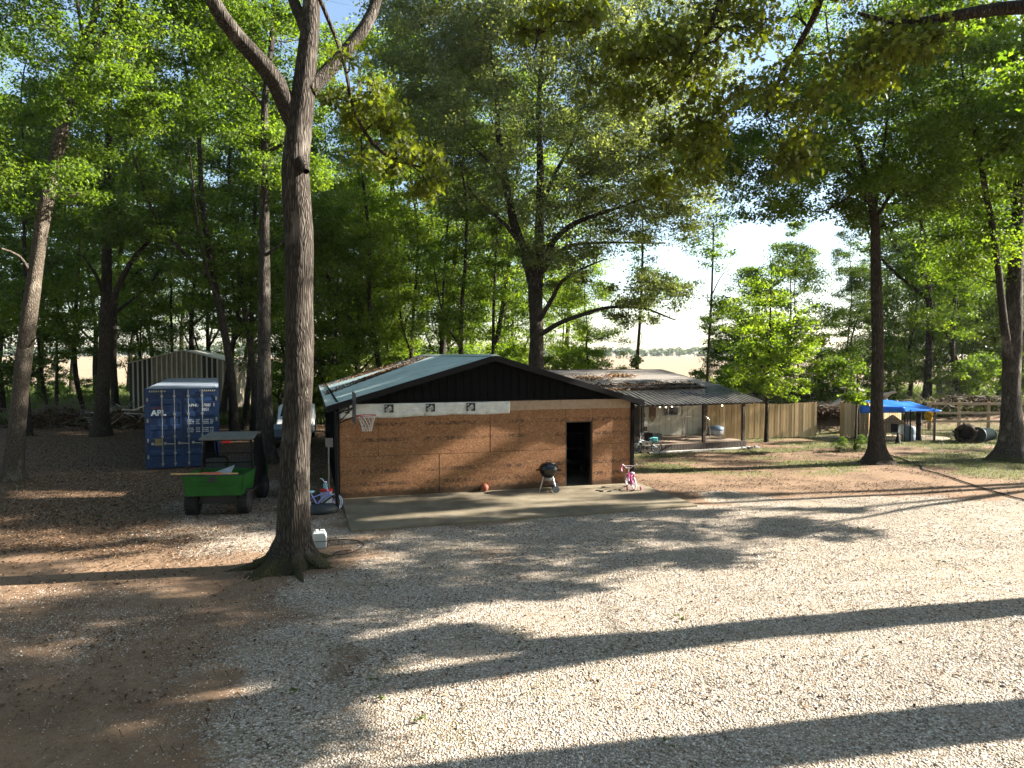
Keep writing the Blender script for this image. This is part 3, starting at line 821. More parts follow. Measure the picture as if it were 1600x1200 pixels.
hero_tree('yard_tree', 'straight brown-trunked tree on the lawn left of the blue tarp shelter', 'tree',
    [[(1368, 728, 26.7, 33.6), (1369, 700, 26.7, 22.4), (1370, 640, 26.7, 18.2), (1371, 560, 26.8, 17.5), (1370, 470, 26.9, 16.1), (1368, 400, 27, 14.7), (1366, 340, 27, 12.6), (1356, 300, 27, 9.8), (1345, 245, 27.2, 8.4), (1328, 195, 27.4, 7.0), (1312, 150, 27.6, 5.6), (1298, 90, 27.8, 3.5), (1290, 20, 28, 2.1)],
     [(1360, 318, 27, 7.7), (1338, 285, 26.6, 6.3), (1318, 262, 26.3, 5.6), (1290, 246, 26, 4.9), (1255, 240, 25.6, 3.5), (1220, 248, 25.2, 2.1), (1190, 265, 25, 1.4)],
     [(1366, 345, 27, 6.3), (1395, 300, 27.2, 4.9), (1430, 262, 27.4, 3.5), (1480, 215, 27.6, 2.1)],
     [(1366, 335, 27, 5.6), (1378, 250, 27.6, 4.9), (1388, 170, 28, 3.5), (1395, 80, 28, 2.1)],
     [(1345, 290, 26.7, 3.5), (1305, 322, 26.2, 2.8), (1270, 330, 26, 2.1), (1240, 305, 26, 1.4)]],
    [(1390, 180, 27.4, 150, 5.0, 135, 150, .9), (1240, 200, 26, 115, 3.4, 95, 90, .8), (1130, 240, 26.4, 60, 2.4, 60, 24, .7), (1400, 310, 26.8, 100, 3, 45, 40, .75), (1210, 300, 25.6, 60, 2.2, 60, 22, .7), (1390, 10, 27.5, 180, 5, 80, 70, .9)], 250, .12, M_BARK_D, M_LEAF, 26, sides=20, flare=.7, fh=.5)
hero_tree('twin_trunk_tree', 'thick pale-trunked tree with a second stem at the right edge by the hollow log', 'tree',
    [[(1580, 722, 27.6, 50.2), (1580, 690, 27.6, 33.4), (1580, 620, 27.6, 26.6), (1582, 540, 27.6, 25.1), (1584, 470, 27.7, 22.8), (1588, 400, 27.8, 19.8), (1592, 300, 28, 16.7), (1596, 200, 28, 13.7), (1600, 80, 28, 9.9), (1605, -60, 28, 6.1)],
     [(1576, 560, 27.5, 13.7), (1568, 500, 27.3, 11.4), (1561, 430, 27.2, 9.9), (1552, 360, 27.1, 9.1), (1540, 300, 27, 8.4), (1530, 240, 27, 6.8), (1515, 170, 27, 5.3), (1500, 90, 27, 3.0)],
     [(1590, 330, 28, 6.8), (1560, 250, 28.3, 5.3), (1520, 205, 28.6, 3.8), (1470, 190, 29, 2.3)]],
    [(1540, 200, 27.6, 130, 5, 150, 140, .95), (1640, 150, 28, 120, 5, 160, 70, 1.0), (1520, 400, 28.5, 60, 2.6, 60, 26, .8), (1540, 0, 28, 150, 5, 70, 50, .95)], 240, .125, M_BARK, M_LEAF, 27, sides=22, flare=.55, fh=.5)
hero_tree('young_tree', 'slim young tree with fresh light green leaves before the picket fence', 'tree',
    [[(1197, 690, 33.4, 6), (1198, 640, 33.4, 5), (1200, 580, 33.4, 4.5), (1203, 530, 33.4, 4), (1204, 480, 33.4, 3), (1206, 420, 33.4, 1.5)],
     [(1200, 600, 33.4, 3), (1220, 575, 33.2, 2), (1240, 560, 33, 1)],
     [(1200, 590, 33.4, 3), (1182, 560, 33.6, 2), (1168, 540, 33.8, 1)]],
    [(1202, 510, 33.4, 62, 1.8, 85, 60, .6), (1225, 600, 33.4, 42, 1.2, 28, 14, .45), (1160, 590, 33.6, 40, 1.2, 22, 9, .4), (1250, 560, 33.2, 26, 1, 40, 8, .45)], 120, .13, M_BARK_D, M_LEAF_F, 28, sides=10)
hero_tree('sapling', 'thin knee-deep-leafed sapling right of the gate gap in the picket fence', 'sapling',
    [[(1336, 697, 30.6, 4), (1338, 650, 30.6, 3), (1339, 610, 30.6, 2.4), (1340, 570, 30.6, 1.5)]],
    [(1338, 618, 30.6, 26, .7, 16, 9, .36), (1326, 578, 30.6, 34, 1.0, 30, 16, .45)], 110, .13, M_BARK, M_LEAF, 29, sides=8)
hero_tree('tall_sapling', 'bare thin-stemmed tree rising past the house roof before the open field', 'tree',
    [[(994, 600, 44, 9), (996, 560, 44, 5), (1000, 500, 44, 4.4), (1003, 440, 44, 4), (1004, 380, 44, 3), (1004, 320, 44, 2)]],
    [(1003, 400, 44, 22, 1.2, 60, 12, .6), (1045, 450, 43, 45, 1.6, 20, 12, .6), (995, 572, 44, 5, .4, 18, 8, .3)], 90, .15, M_BARK_D, M_LEAF, 30, sides=8)
hero_tree('tall_sapling', 'bare thin-stemmed tree at the right end of the house roof', 'tree',
    [[(1104, 620, 42, 5), (1106, 570, 42, 4), (1111, 480, 42, 3.6), (1114, 400, 42, 3), (1115, 350, 42, 2)],
     [(1113, 460, 42, 2), (1122, 440, 41.8, 1.5), (1132, 425, 41.6, 1)]],
    [(1115, 375, 42, 55, 1.6, 45, 26, .6), (1120, 500, 42, 26, 1.0, 50, 14, .5)], 90, .14, M_BARK_D, M_LEAF, 31, sides=8)
# ---- boughs of the tall oaks beside the camera, reaching over the top of the view
hero_tree('overhanging_oak', 'olive-leaved oak whose bough hangs into the top right of the photo', 'tree',
    [[(2750, 1150, 7.6, 105), (2740, 600, 7.6, 88), (2700, 200, 7.6, 82), (2640, -100, 7.6, 72), (2500, -500, 7.6, 50)],
     [(2680, 90, 7.6, 55), (2300, -20, 8.2, 44), (1950, -10, 9, 36), (1700, 5, 10, 26), (1560, 14, 10.6, 20), (1460, 30, 11, 14), (1400, 36, 11.2, 9), (1340, 20, 11.4, 5)],
     [(2300, -20, 8.2, 30), (1900, -260, 9, 26), (1500, -240, 10, 20), (1310, -60, 11, 14), (1275, 20, 11.4, 11), (1240, 85, 11.7, 9), (1215, 130, 11.9, 7), (1196, 180, 12.1, 4)],
     [(1700, -270, 9.5, 20), (1300, -330, 10, 16), (1000, -220, 10.6, 12), (880, -60, 11, 8), (850, 20, 11.2, 6), (835, 80, 11.4, 3)],
     [(1350, -300, 10, 14), (1180, -120, 10.6, 11), (1110, 40, 11, 8), (1075, 100, 11.2, 6), (1040, 130, 11.4, 3)]],
    [(1110, 100, 11.3, 120, 1.2, 85, 26, .50), (1215, 200, 12, 65, .9, 65, 12, .42), (870, 30, 11.2, 75, .9, 50, 10, .40), (1400, 60, 11.2, 80, .9, 45, 12, .42), (1320, 140, 11.8, 75, .8, 60, 8, .40), (1060, 240, 11.6, 70, .8, 70, 14, .40), (960, 110, 11.4, 60, .8, 60, 9, .38), (1250, -40, 11.5, 200, 1.5, 60, 18, .5)],
    85, .105, M_BARK_D, M_LEAF_N, 41, sides=14, near=True, flare=.3, maxr=.03)
hero_tree('overhanging_oak', 'olive-leaved bough hanging just right of the big forked trunk', 'tree',
    [[(-900, 1150, 7.2, 100), (-880, 500, 7.2, 90), (-840, 0, 7.2, 80), (-700, -400, 7.2, 60)],
     [(-830, -50, 7.2, 40), (-300, -380, 8.5, 24), (150, -330, 10, 14), (430, -110, 11.5, 8), (525, 60, 12.2, 6), (556, 180, 12.5, 5), (600, 240, 12.7, 6), (660, 262, 12.9, 3)]],
    [(590, 215, 12.6, 75, .9, 55, 13, .40), (668, 265, 12.9, 50, .7, 35, 6, .36), (545, 130, 12.4, 50, .7, 50, 6, .36)],
    85, .10, M_BARK_D, M_LEAF_N, 42, sides=12, near=True, flare=.3, maxr=.03)

# ---- tall trees east of the view: they cast the long shadows over the drive
def shade_pt(gx, gy, z):
    """point at height z whose shadow falls on ground (gx, gy)"""
    k = z / SZ
    return gx + SX * k, gy + SY * k, z
def shade_tree(label, stems, blobs, per, lsize, seed, leaf=M_LEAF, sides=14, name='roadside_tree'):
    """world-space stems [(x,y,z,r)] and blobs (x,y,z,rx,ry,rz,n,rc)"""
    r = np.random.RandomState(seed)
    b = np.array(stems[0][0][:3]); b[2] = -.08
    root = thing(name, label, 'tree', tuple(b), 0)
    sk, sr = [], []
    for i, st in enumerate(stems):
        P = [np.array(p[:3], float) - b for p in st]
        Q, q = smooth_path(P, [p[3] for p in st], .3)
        tb = Tubes(); tb.add(Q, q, sides, r, .06, .4 if i == 0 else 0, .5)
        if i == 0: tw = tb
        else: tb.mesh('limb', M_BARK, root)
        h = len(Q) // 2 if i == 0 else 1
        sk.append(Q[h:]); sr.append(q[h:])
    C, rc = blob_centres([(x - b[0], y - b[1], z - b[2], *rest) for x, y, z, *rest in blobs], r)
    grow(tw, np.concatenate(sk), np.concatenate(sr), C, rc, r, 1, .08)
    tw.mesh('trunk', M_BARK, root)
    V, Fq, tone = leaf_cloud(C, rc, per, lsize, r)
    V, Fq, tone = prune(V, Fq, tone, b, r)
    np_mesh('crown', V, Fq, leaf, root, attr={'v': ('FACE', tone)})
    return root
def wblob(u, wz, D, ry, rz, n, rc, rx=2.0, dy=0.0):
    p = g0 + GU * u
    return (p.x + SX * D, p.y + SY * D + dy, wz + SZ * D, rx, ry, rz, n, rc)
def sblob(gx, gy, z, rx, ry, rz, n, rc): return (*shade_pt(gx, gy, z), rx, ry, rz, n, rc)
bx, by = 17.0, 11.46 + (17 - 8.37) * .185
shade_tree('tall tree east of the drive, out of view, whose trunk shadow crosses the gravel',
    [[(bx, by, 0, .46), (bx, by + .05, 3, .40), (bx - .1, by - .1, 6.0, .37), (bx + .1, by - .32, 7.3, .33), (bx + .6, by - 1.0, 10, .25), (bx + .5, by - .8, 15, .12), (bx + .4, by - .6, 19, .05)],
     [(bx, by - .2, 6.6, .26), (bx - .4, by + .05, 8.6, .2), (bx - .8, by + .5, 11, .13), (bx - 1, by + 1.4, 14, .06)],
     ],
    [(bx, by + .5, 14, 4.2, 4.2, 4.2, 100, .9), (bx, by - 2.6, 11, 2.4, 2.0, 2.0, 34, .8), (bx, by + 3.2, 11, 2.2, 2, 2.2, 30, .8),
     sblob(-5.5, 8.2, 9.4, 3.2, 1.3, 1.2, 34, .7), sblob(-4.2, 11.2, 8.8, 2.8, 1.3, 1.0, 26, .65), sblob(-.5, 12.0, 7.6, 2.6, .9, .6, 13, .5), sblob(-3.4, 10.0, 8.0, 2.2, .9, .7, 24, .6), sblob(-1.4, 10.3, 7.6, 1.5, .6, .5, 14, .5), sblob(-4.5, 9.0, 8.6, 2.4, .7, .8, 20, .6)], 130, .17, 51)
bx, by = 13.2, 7.85 + (13.2 - 5.75) * .185
shade_tree('second tall tree east of the drive, out of view, shading the near gravel',
    [[(bx, by, 0, .46), (bx, by, 3, .42), (bx, by, 6, .38), (bx + .3, by, 9, .3), (bx + .3, by, 14, .14), (bx + .2, by, 18, .05)],
     [(bx, by, 6.5, .2), (bx - .4, by - 1.5, 9, .13), (bx - .6, by - 2.6, 11, .06)]],
    [(bx, by, 13, 3.8, 3.6, 4.4, 90, .9), (bx, by - 2, 9.5, 2.4, 2, 1.6, 26, .8), sblob(-5, 6.6, 8.4, 2.8, 1.0, 1.0, 26, .7)], 130, .17, 52)
S5 = (27.0, 24.4)
shade_tree('slender tree beyond the right edge of the view, shading the middle of the drive',
    [[(*S5, 0, .2), (S5[0], S5[1] - .2, 4, .17), (S5[0] - .3, S5[1] - .8, 8, .13), (S5[0] - .6, S5[1] - 1, 12, .06)],
     [(S5[0], S5[1] - .2, 4.2, .13), (S5[0] - 2, S5[1] - 2.6, 6.4, .09), (S5[0] - 3.4, S5[1] - 4.4, 7.6, .05)]],
    [sblob(3.6, 16.6, 7.4, 3.6, 1.1, .8, 26, .7), sblob(1.5, 14.3, 7.2, 3.2, .9, .8, 20, .65), sblob(-2, 17.3, 9.4, 3.4, 1.5, 1.2, 34, .7),
     sblob(-3.2, 13.6, 9.6, 3, 1.1, 1.0, 24, .7), sblob(6.6, 16.1, 6.6, 1.6, .5, .4, 8, .5), sblob(-1.2, 15.6, 9, 3.2, 1.0, .9, 26, .6), sblob(-2.5, 12.6, 9, 3.0, .8, .8, 18, .6)], 120, .17, 53)
shade_tree('broad tree beyond the right edge of the view, shading the garage end of the drive',
    [[(37, 26.5, 0, .34), (37, 26.5, 6, .28), (36.6, 26.2, 11, .18), (36.4, 26, 17, .06)],
     [(37, 26.5, 7, .16), (34, 24, 10.5, .1), (32, 22.5, 12, .05)]],
    [sblob(-8, 18.5, 13, 4.2, 2.4, 3.0, 60, .9), sblob(-14, 21.5, 14.5, 4, 2.4, 3, 60, .9), sblob(-9, 14.6, 12, 3.6, 1.1, 1.4, 22, .8),
     sblob(4.4, 20.6, 12, 3.2, .55, .8, 22, .5), sblob(-1, 18.6, 12, 3.6, .5, .8, 22, .5), sblob(3, 18.4, 11.5, 3.2, .5, .7, 18, .5), sblob(7.5, 18.6, 10.5, 2.2, .35, .5, 10, .4),
     wblob(4.6, 3.75, 39, 1.9, 1.35, 60, .55), wblob(4.6, 5.9, 40, 2.2, 1.6, 50, .7), wblob(4.6, 1.05, 38, .8, .32, 9, .32, dy=.2), wblob(4.6, -.35, 38, .9, .35, 10, .35, dy=-.3),
     wblob(4.6, .9, 37, .7, .8, 22, .45, dy=-2.2), wblob(4.6, 2.2, 38, .9, .8, 26, .5, dy=-3.3), wblob(3.0, .5, 36, 2.5, .4, 12, .4, dy=-4.2)], 130, .18, 54)

# ---- the wood behind, tree by tree
T = lambda px, Y, s=1.0: (px, Y, s)
plant('tall', 3, 44, 'dark trunk at the very left edge behind the leaning pale tree', s=.9)
plant('slim', 43, 36, 'thin dark trunk half hidden behind the leaning pale tree', s=1.05)
plant('slimb', 76, 42, 'thin dark trunk just right of the leaning pale tree', s=1.0, leaf=M_LEAF)
plant('slim', 86, 52, 'slender trunk in the wood left of the long brush pile', s=.95)
plant('tallb', 130, 46, 'dark trunk rising behind the long brown brush pile', s=.85)
plant('tall', 179, 51, 'thick dark trunk just behind the tree with the curved limb', s=1.05)
plant('slimb', 213, 57, 'slim tree behind the left end of the white ribbed shed', s=1.2, leaf=M_LEAF)
plant('slim', 262, 54, 'crooked trunk rising behind the middle of the ribbed shed', s=1.05)
plant('tall', 302, 56, 'tall trunk behind the right half of the ribbed shed', s=.95)
plant('tallb', 344, 44, 'dark trunk at the right end of the ribbed shed', s=.95)
plant('tall', 365, 35.5, 'left trunk of the close pair right of the blue container', s=.95)
plant('slim', 380, 39, 'right trunk of the close pair right of the blue container', s=1.25)
plant('tallb', 396, 37, 'dark trunk just left of the tall slender driveway trunk', s=.9)
plant('slim', 517, 47, 'tree behind the left rear corner of the garage roof', s=1.15, leaf=M_LEAF)
plant('bushy', 535, 43, 'bushy pale-trunked tree over the left slope of the garage roof', s=1.05)
plant('slimb', 617, 50, 'small forked tree above the left ridge end of the garage roof', s=1.0)
plant('slim', 677, 46, 'trunk above the garage ridge, left of the two slender dark ones', s=1.05)
plant('tallb', 736, 43, 'left one of two slender dark trunks left of the spreading oak', s=.85)
plant('slim', 757, 45, 'right one of two slender dark trunks left of the spreading oak', s=1.1)
plant('slimb', 792, 58, 'sunlit trunk in the gap just left of the spreading oak', s=1.1)
plant('bushy', 905, 48, 'bright fresh green tree right of the spreading oak trunk', s=.82)
plant('bushy', 870, 56, 'fresh green tree behind the spreading oak trunk', s=.85)
plant('bushy', 1170, 52, 'bluish green rounded tree behind the young tree at the fence', s=.88, leaf=M_LEAF)
plant('dark', 1138, 60, 'dark green tree behind the right end of the house roof', s=.62)
plant('bushy', 1230, 50, 'light green rounded tree behind the right half of the picket fence', s=1.0)
plant('slimb', 1256, 46, 'slim trunk behind the right end of the picket fence', s=.75)
plant('slim', 1314, 44, 'slim trunk rising at the gate gap in the picket fence', s=.6, leaf=M_LEAF_D)
plant('dark', 1330, 58, 'dark green tree behind the white fallen branches', s=.8)
plant('tall', 1449, 48, 'thick dark trunk behind the blue tarp shelter', s=1.15, leaf=M_LEAF_D)
plant('dark', 1420, 60, 'dark leafy tree behind the left half of the tarp shelter', s=1.05)
plant('dark', 1500, 56, 'dark leafy tree over the left posts of the rail fence', s=1.1)
plant('tallb', 1535, 52, 'trunk standing behind the rail fence left of the twin trunks', s=.8)
plant('dark', 1600, 52, 'dark leafy tree behind the twin trunks at the right edge', s=1.15)
plant('dark', 1560, 64, 'green tree filling the wood behind the rail fence', s=1.2, leaf=M_LEAF)
# layered canopy farther back; labels say where each stands
LMK = [(-60, 'left edge of the photo'), (30, 'leaning pale tree'), (90, 'long brown brush pile'), (160, 'curved-limb tree'), (208, 'left end of the ribbed shed'), (255, 'left half of the blue container'), (305, 'right half of the blue container'), (345, 'right end of the ribbed shed'), (373, 'close pair of dark trunks'), (414, 'tall driveway trunk'), (465, 'big forked tree'), (520, 'basketball hoop pole'), (583, 'red basketball rim'), (640, 'second logo of the white wrap'), (678, 'third logo of the white wrap'), (735, 'two slender dark trunks'), (768, 'peak of the garage roof'), (838, 'spreading oak trunk'), (905, 'garage doorway'), (985, 'right corner of the garage'), (1045, 'porch window'), (1108, 'right end of the shingle roof'), (1165, 'right porch corner'), (1198, 'young fresh-leaved tree'), (1275, 'end of the long picket fence'), (1335, 'thin sapling in the lawn'), (1368, 'brown-trunked yard tree'), (1425, 'blue tarp shelter'), (1450, 'yellow flower bunch'), (1497, 'first posts of the rail fence'), (1535, 'hollow log'), (1580, 'twin-trunked tree'), (1680, 'right edge of the photo')]
_seen = {}
def where(px, what):
    best = min(LMK, key=lambda q: abs(q[0] - px))
    rel = 'right behind' if abs(best[0] - px) < 14 else ('to the left behind' if px < best[0] else 'to the right behind')
    k = (what, rel, best[1]); _seen[k] = _seen.get(k, 0) + 1
    return what + (' farther back' if _seen[k] > 1 else '') + ' ' + rel + ' the ' + best[1]
DESC = {'tall': 'tall green wood tree', 'tallb': 'upright green wood tree', 'wide': 'broad-crowned wood tree', 'dark': 'low-branched dark green tree', 'bushy': 'bushy fresh green tree', 'shrub': 'low green shrub'}
gl = 'crowns of the wood behind the ribbed shed and container'
for px, Y, k, s in ((-60, 40, 'dark', 1.2), (60, 62, 'tall', 1.0), (-20, 56, 'tallb', 1.0), (110, 70, 'tall', 1.0), (150, 60, 'wide', .95), (200, 72, 'tallb', 1.15), (240, 66, 'tall', .95), (285, 74, 'tall', 1.05), (325, 62, 'wide', .9), (370, 68, 'tallb', 1.1), (410, 58, 'tall', .95), (455, 66, 'tall', 1.1),
                    (440, 48, 'bushy', .9), (225, 54, 'bushy', .85)):
    plant(k, px, Y, where(px, DESC[k]), group=gl, s=s, leaf=M_LEAF if (px // 10) % 3 else M_LEAF_D)
gm_ = 'trees of the wood behind the garage roof'
for px, Y, k, s in ((500, 60, 'wide', .95), (548, 56, 'tallb', .95), (590, 64, 'wide', 1.0), (560, 48, 'wide', .8), (640, 58, 'tall', .95), (700, 62, 'wide', .9), (652, 48, 'tallb', .8), (745, 66, 'tallb', 1.0), (800, 70, 'wide', .85), (480, 44, 'bushy', 1.15),
                    (610, 44, 'tallb', .95), (690, 52, 'tall', 1.0), (770, 56, 'tall', 1.0), (880, 66, 'tall', 1.05), (585, 52, 'tall', 1.1)):
    plant(k, px, Y, where(px, DESC[k]), group=gm_, s=s, leaf=[M_LEAF, M_LEAF_F, M_LEAF_F][(px // 10) % 3])
gr_ = 'trees of the wood behind the rail fence'
for px, Y, k, s in ((1640, 44, 'tall', 1.0), (1390, 72, 'wide', .8), (1470, 70, 'wide', 1.0), (1520, 76, 'tall', 1.1), (1600, 70, 'wide', 1.15), (1680, 56, 'dark', 1.3), (1440, 66, 'bushy', 1.25), (1505, 47, 'tallb', .85)):
    plant(k, px, Y, where(px, DESC[k]), group=gr_, s=s, leaf=[M_LEAF, M_LEAF_D][(px // 10) % 2])
def shrubs(group, rows):
    for px, Y, s, lf in rows: plant('shrub', px, Y, where(px, 'low green shrub'), 'shrub', group, s=s, leaf=lf)
shrubs('low shrubs under the trees behind the container', [(px, Y, s, M_LEAF) for px, Y, s in ((20, 52, .9), (64, 58, 1.1), (100, 62, 1.0), (140, 58, .7), (250, 60, 1.1), (430, 52, 1.2))])
shrubs('undergrowth behind the garage', ((500, 46, 1.5, M_LEAF), (560, 50, 1.6, M_LEAF_F), (600, 46, 1.3, M_LEAF_F), (655, 52, 1.7, M_LEAF), (700, 50, 1.5, M_LEAF), (770, 54, 1.6, M_LEAF_F), (815, 50, 1.5, M_LEAF_F), (870, 47, 1.3, M_LEAF_F), (925, 50, 1.5, M_LEAF_F)))
shrubs('shrubs behind the fences', ((1078, 44, 1.0, M_LEAF_D), (1122, 46, 1.1, M_LEAF_F), (1150, 60, 2.2, M_LEAF_D), (1184, 62, 2.0, M_LEAF_D), (1290, 54, 1.1, M_LEAF), (1380, 50, 1.4, M_LEAF), (1490, 47, 1.1, M_LEAF), (1580, 50, 1.6, M_LEAF_D), (1530, 47, 1.2, M_LEAF)))
for px, py, s, lb in ((1313, 706, .22, 'tiny weedy shrub left of the thin sapling in the lawn'), (1342, 705, .24, 'tiny weedy shrub at the foot of the thin sapling in the lawn')):
    g = gnd(px, py)
    plant('shrub', px, g.y, lb, 'shrub', 'weedy shrubs at the sapling', s=s, leaf=M_LEAF_D)
# unseen trees added behind and beside the camera to dim the sky light
rgv = random.Random(31)
for i, (x, y) in enumerate(((-30, -26), (-16, -24), (-3, -22), (10, -25), (-26, -13), (-12, -11), (2, -12), (14, -13), (-20, -3), (-9, -4.5), (5, -6), (24, -20), (-24, 6), (-30, 16), (-17, 4), (-36, 26), (-38, 4))):
    # (positions are metres east and north of the camera)
    tm = plant('tall' if i % 3 else 'wide', 800, 20, 'unseen tree added near the camera to shade the drive', group='unseen trees added behind and beside the camera', s=1.0)
    tm.location = (x + rgv.uniform(-1, 1), y, -.08); tm.name = 'added_shade_tree'

for i, (x, y, k) in enumerate(((37, 33.5, 'slim'), (54, 34, 'slim'), (60, 44, 'slim'), (34, 37, 'slimb'))):  # unseen trees added to streak the back lawn with shade
    tm = plant(k, 800, 20, 'unseen tree added east of the back lawn to shade it', group='unseen trees added east of the back lawn', s=.9)
    tm.location = (x, y, -.08); tm.name = 'added_lawn_shade_tree'; tm['label'] = 'tree standing east of the back lawn outside the photo'

# far tree line on the horizon
r = np.random.RandomState(77)
n = 900
X = np.linspace(-620, 620, n) + r.normal(size=n) * 2; Yf = 640 + r.rand(n) * 40
Hh = 5.5 + 4.5 * vnoise(X, X * 0, 40) + r.rand(n) * 1.6
C = np.stack([X, Yf, 3 + Hh * (.2 + .7 * r.rand(n))], -1)
V, Fq, tone = leaf_cloud(C, np.full(n, 3.0), 60, 2.0, r, .8)
M_FAR = leaf_mat('leaf_far', [(0, (.05, .08, .05)), (1, (.10, .14, .08))], .2)
tag(np_mesh('distant_woods', V, Fq, M_FAR, attr={'v': ('FACE', tone)}), 'low distant tree line on the horizon beyond the field', 'woods', kind='stuff')
# ------------------------------------------------------------------ garage
def box_obj(name, mat, parent, *b, bevel=0):
    return MB().box(*b).build(name, mat, parent, bevel=bevel)

def text_obj(name, s, size, mat, parent, loc, rot, ext=.004, align='LEFT', squash=1.0, offset=0.0):
    c = bpy.data.curves.new(name, 'FONT'); c.body = s; c.size = size; c.extrude = ext; c.align_x = align; c.offset = offset
    o = bpy.data.objects.new(name, c); COL.objects.link(o)
    bpy.context.view_layer.update()
    me = bpy.data.meshes.new_from_object(o.evaluated_get(bpy.context.evaluated_depsgraph_get()))
    bpy.data.objects.remove(o)
    me.materials.clear(); me.name = name
    m = link_mesh(name, me, mat, parent)
    m.location = loc; m.rotation_euler = rot; m.scale = (squash, 1, 1)
    return m

t = NT('osb_board'); v = t.coord()
vo = t.n('TexVoronoi', Scale=21.0, Randomness=1.0)
nn = t.n('TexNoise', Scale=5.0, Detail=2.0); t.l(v, nn.inputs['Vector'])
ad = t.n('VectorMath', _operation='MULTIPLY_ADD'); t.l(nn.outputs['Color'], ad.inputs[0]); ad.inputs[1].default_value = (.9, .9, .9)
t.l(t.coord((.75, 1.0, 2.2)), ad.inputs[2]); t.l(ad.outputs[0], vo.inputs['Vector'])
sp = t.n('SeparateColor'); t.l(vo.outputs['Color'], sp.inputs[0])
c = t.ramp(sp.outputs[0], [(0, (.12, .053, .025)), (.35, (.215, .102, .046)), (.7, (.29, .148, .07)), (.93, (.37, .20, .10)), (1, (.45, .28, .155))])
c = t.mix(t.math('MULTIPLY', t.noise(v, 1.3, 5), .5), c, (.24, .10, .04))
# damp foot of the boards and faded stamp rows
geo = t.n('TexCoord'); sx = t.n('SeparateXYZ'); t.l(geo.outputs['Object'], sx.inputs[0])
foot = t.math('ADD', sx.outputs[2], t.math('MULTIPLY', t.noise(v, 7, 4), -.35))
c = t.mix(t.ramp(foot, [(-.16 + .0 + .001 if False else 0.0, (.85, .85, .85)), (.12, (0, 0, 0))]), c, (.045, .028, .015))
stn = t.n('TexNoise', Scale=1.0, Detail=4.0, Roughness=.8); t.l(t.coord((11, 11, 8)), stn.inputs['Vector'])
gate = t.n('TexNoise', Scale=1.0, Detail=2.0); t.l(t.coord((1.1, 1.1, .01)), gate.inputs['Vector'])
rows = None
for z0 in (.42, .78, 1.68, 2.12):
    d = t.math('ABSOLUTE', t.math('SUBTRACT', sx.outputs[2], z0))
    b = t.math('LESS_THAN', d, .055)
    rows = b if rows is None else t.math('MAXIMUM', rows, b)
stm = t.math('MULTIPLY', rows, t.ramp(stn.outputs['Fac'], [(.46, (0, 0, 0)), (.53, (1, 1, 1))]))
stm = t.math('MULTIPLY', stm, t.ramp(gate.outputs['Fac'], [(.42, (0, 0, 0)), (.52, (.8, .8, .8))]))
c = t.mix(stm, c, (.05, .03, .02))
M_OSB = t.out(t.bsdf(c, .75, bump=vo.outputs['Distance'], bstr=.35, bdist=.01, spec=.25))
M_PLY = simple('weathered_plywood', (.33, .235, .16), .85, var=.2, scale=9)
M_BLKSIDE = simple('black_siding', (.0035, .0035, .004), .7, .0, var=.3, scale=3, spec=.06)
t = NT('roof_metal'); v = t.coord((1, 1, 1)); n1 = t.noise(v, 1.1, 5); n2 = t.noise(t.coord((6, .5, 1)), 1.5, 4)
c = t.ramp(n1, [(.3, (.42, .52, .52)), (.6, (.56, .66, .66)), (.8, (.64, .70, .69))])
c = t.mix(t.ramp(n2, [(.55, (0, 0, 0)), (.75, (.35, .35, .35))]), c, (.30, .25, .20))
M_ROOF = t.out(t.bsdf(c, .38, .35, n1, .1, .02, .5))
t = NT('house_wrap'); v = t.coord()
n1 = t.noise(v, 5, 5)
M_WRAP = t.out(t.bsdf(t.ramp(n1, [(.3, (.50, .50, .47)), (.7, (.68, .67, .63))]), .6, bump=t.noise(t.coord((2, 2, 6)), 3, 3), bstr=.6, bdist=.04))
t = NT('pad_concrete'); v = t.coord(); n1 = t.noise(v, 1.2, 6, .6); n2 = t.noise(v, 25, 4)
c = t.ramp(n1, [(.3, (.09, .075, .048)), (.5, (.15, .125, .085)), (.7, (.22, .19, .135))])
c = t.mix(t.math('MULTIPLY', n2, .35), c, (.16, .14, .10))
M_CONC = t.out(t.bsdf(c, .9, bump=n2, bstr=.25, bdist=.01, spec=.15))

GW, GD, EZ, AZ_ = GL, 14.0, 2.74, 4.06
garage = thing('garage', 'garage with plywood-sheathed front, black ribbed gable and pale metal roof', 'garage', (g0.x, g0.y, 0), GANG)
# OSB sheets (front wall, local y = 0, outer face towards -y); doorway u 6.93..7.83
def u_at(px):   # photo column -> coordinate along the front
    k = (px - 800) / F_PX
    return (k * g0.y - g0.x) / (GU.x - k * GU.y)
D0, D1, DH = u_at(884), u_at(926), 2.06
SB = EZ - .30
seams1 = [0.02, u_at(686), D0]
seams2 = [0.02, 1.1, u_at(766), u_at(811), D0]
for i in range(len(seams1) - 1):
    box_obj('sheathing_board', M_OSB, garage, seams1[i] + .006, seams1[i + 1] - .006, -.012 - .003 * (i % 2), 0, .02, 1.211)
for i in range(len(seams2) - 1):
    box_obj('sheathing_board', M_OSB, garage, seams2[i] + .006, seams2[i + 1] - .006, -.012 - .003 * ((i + 1) % 2), 0, 1.221, SB)
box_obj('sheathing_board', M_OSB, garage, D1 + .003, GW - .02, -.013, 0, .02, 1.33)
box_obj('sheathing_board', M_OSB, garage, D1 + .003, GW - .02, -.016, 0, 1.336, SB)
box_obj('sheathing_board', M_OSB, garage, D0 + .003, D1 - .003, -.014, 0, DH, SB)
wu = u_at(795)
box_obj('header_board', M_PLY, garage, wu, u_at(876), -.018, 0, SB + .004, EZ - .01)
box_obj('header_board', M_PLY, garage, u_at(876) + .006, GW - .02, -.02, 0, SB + .004, EZ - .01)
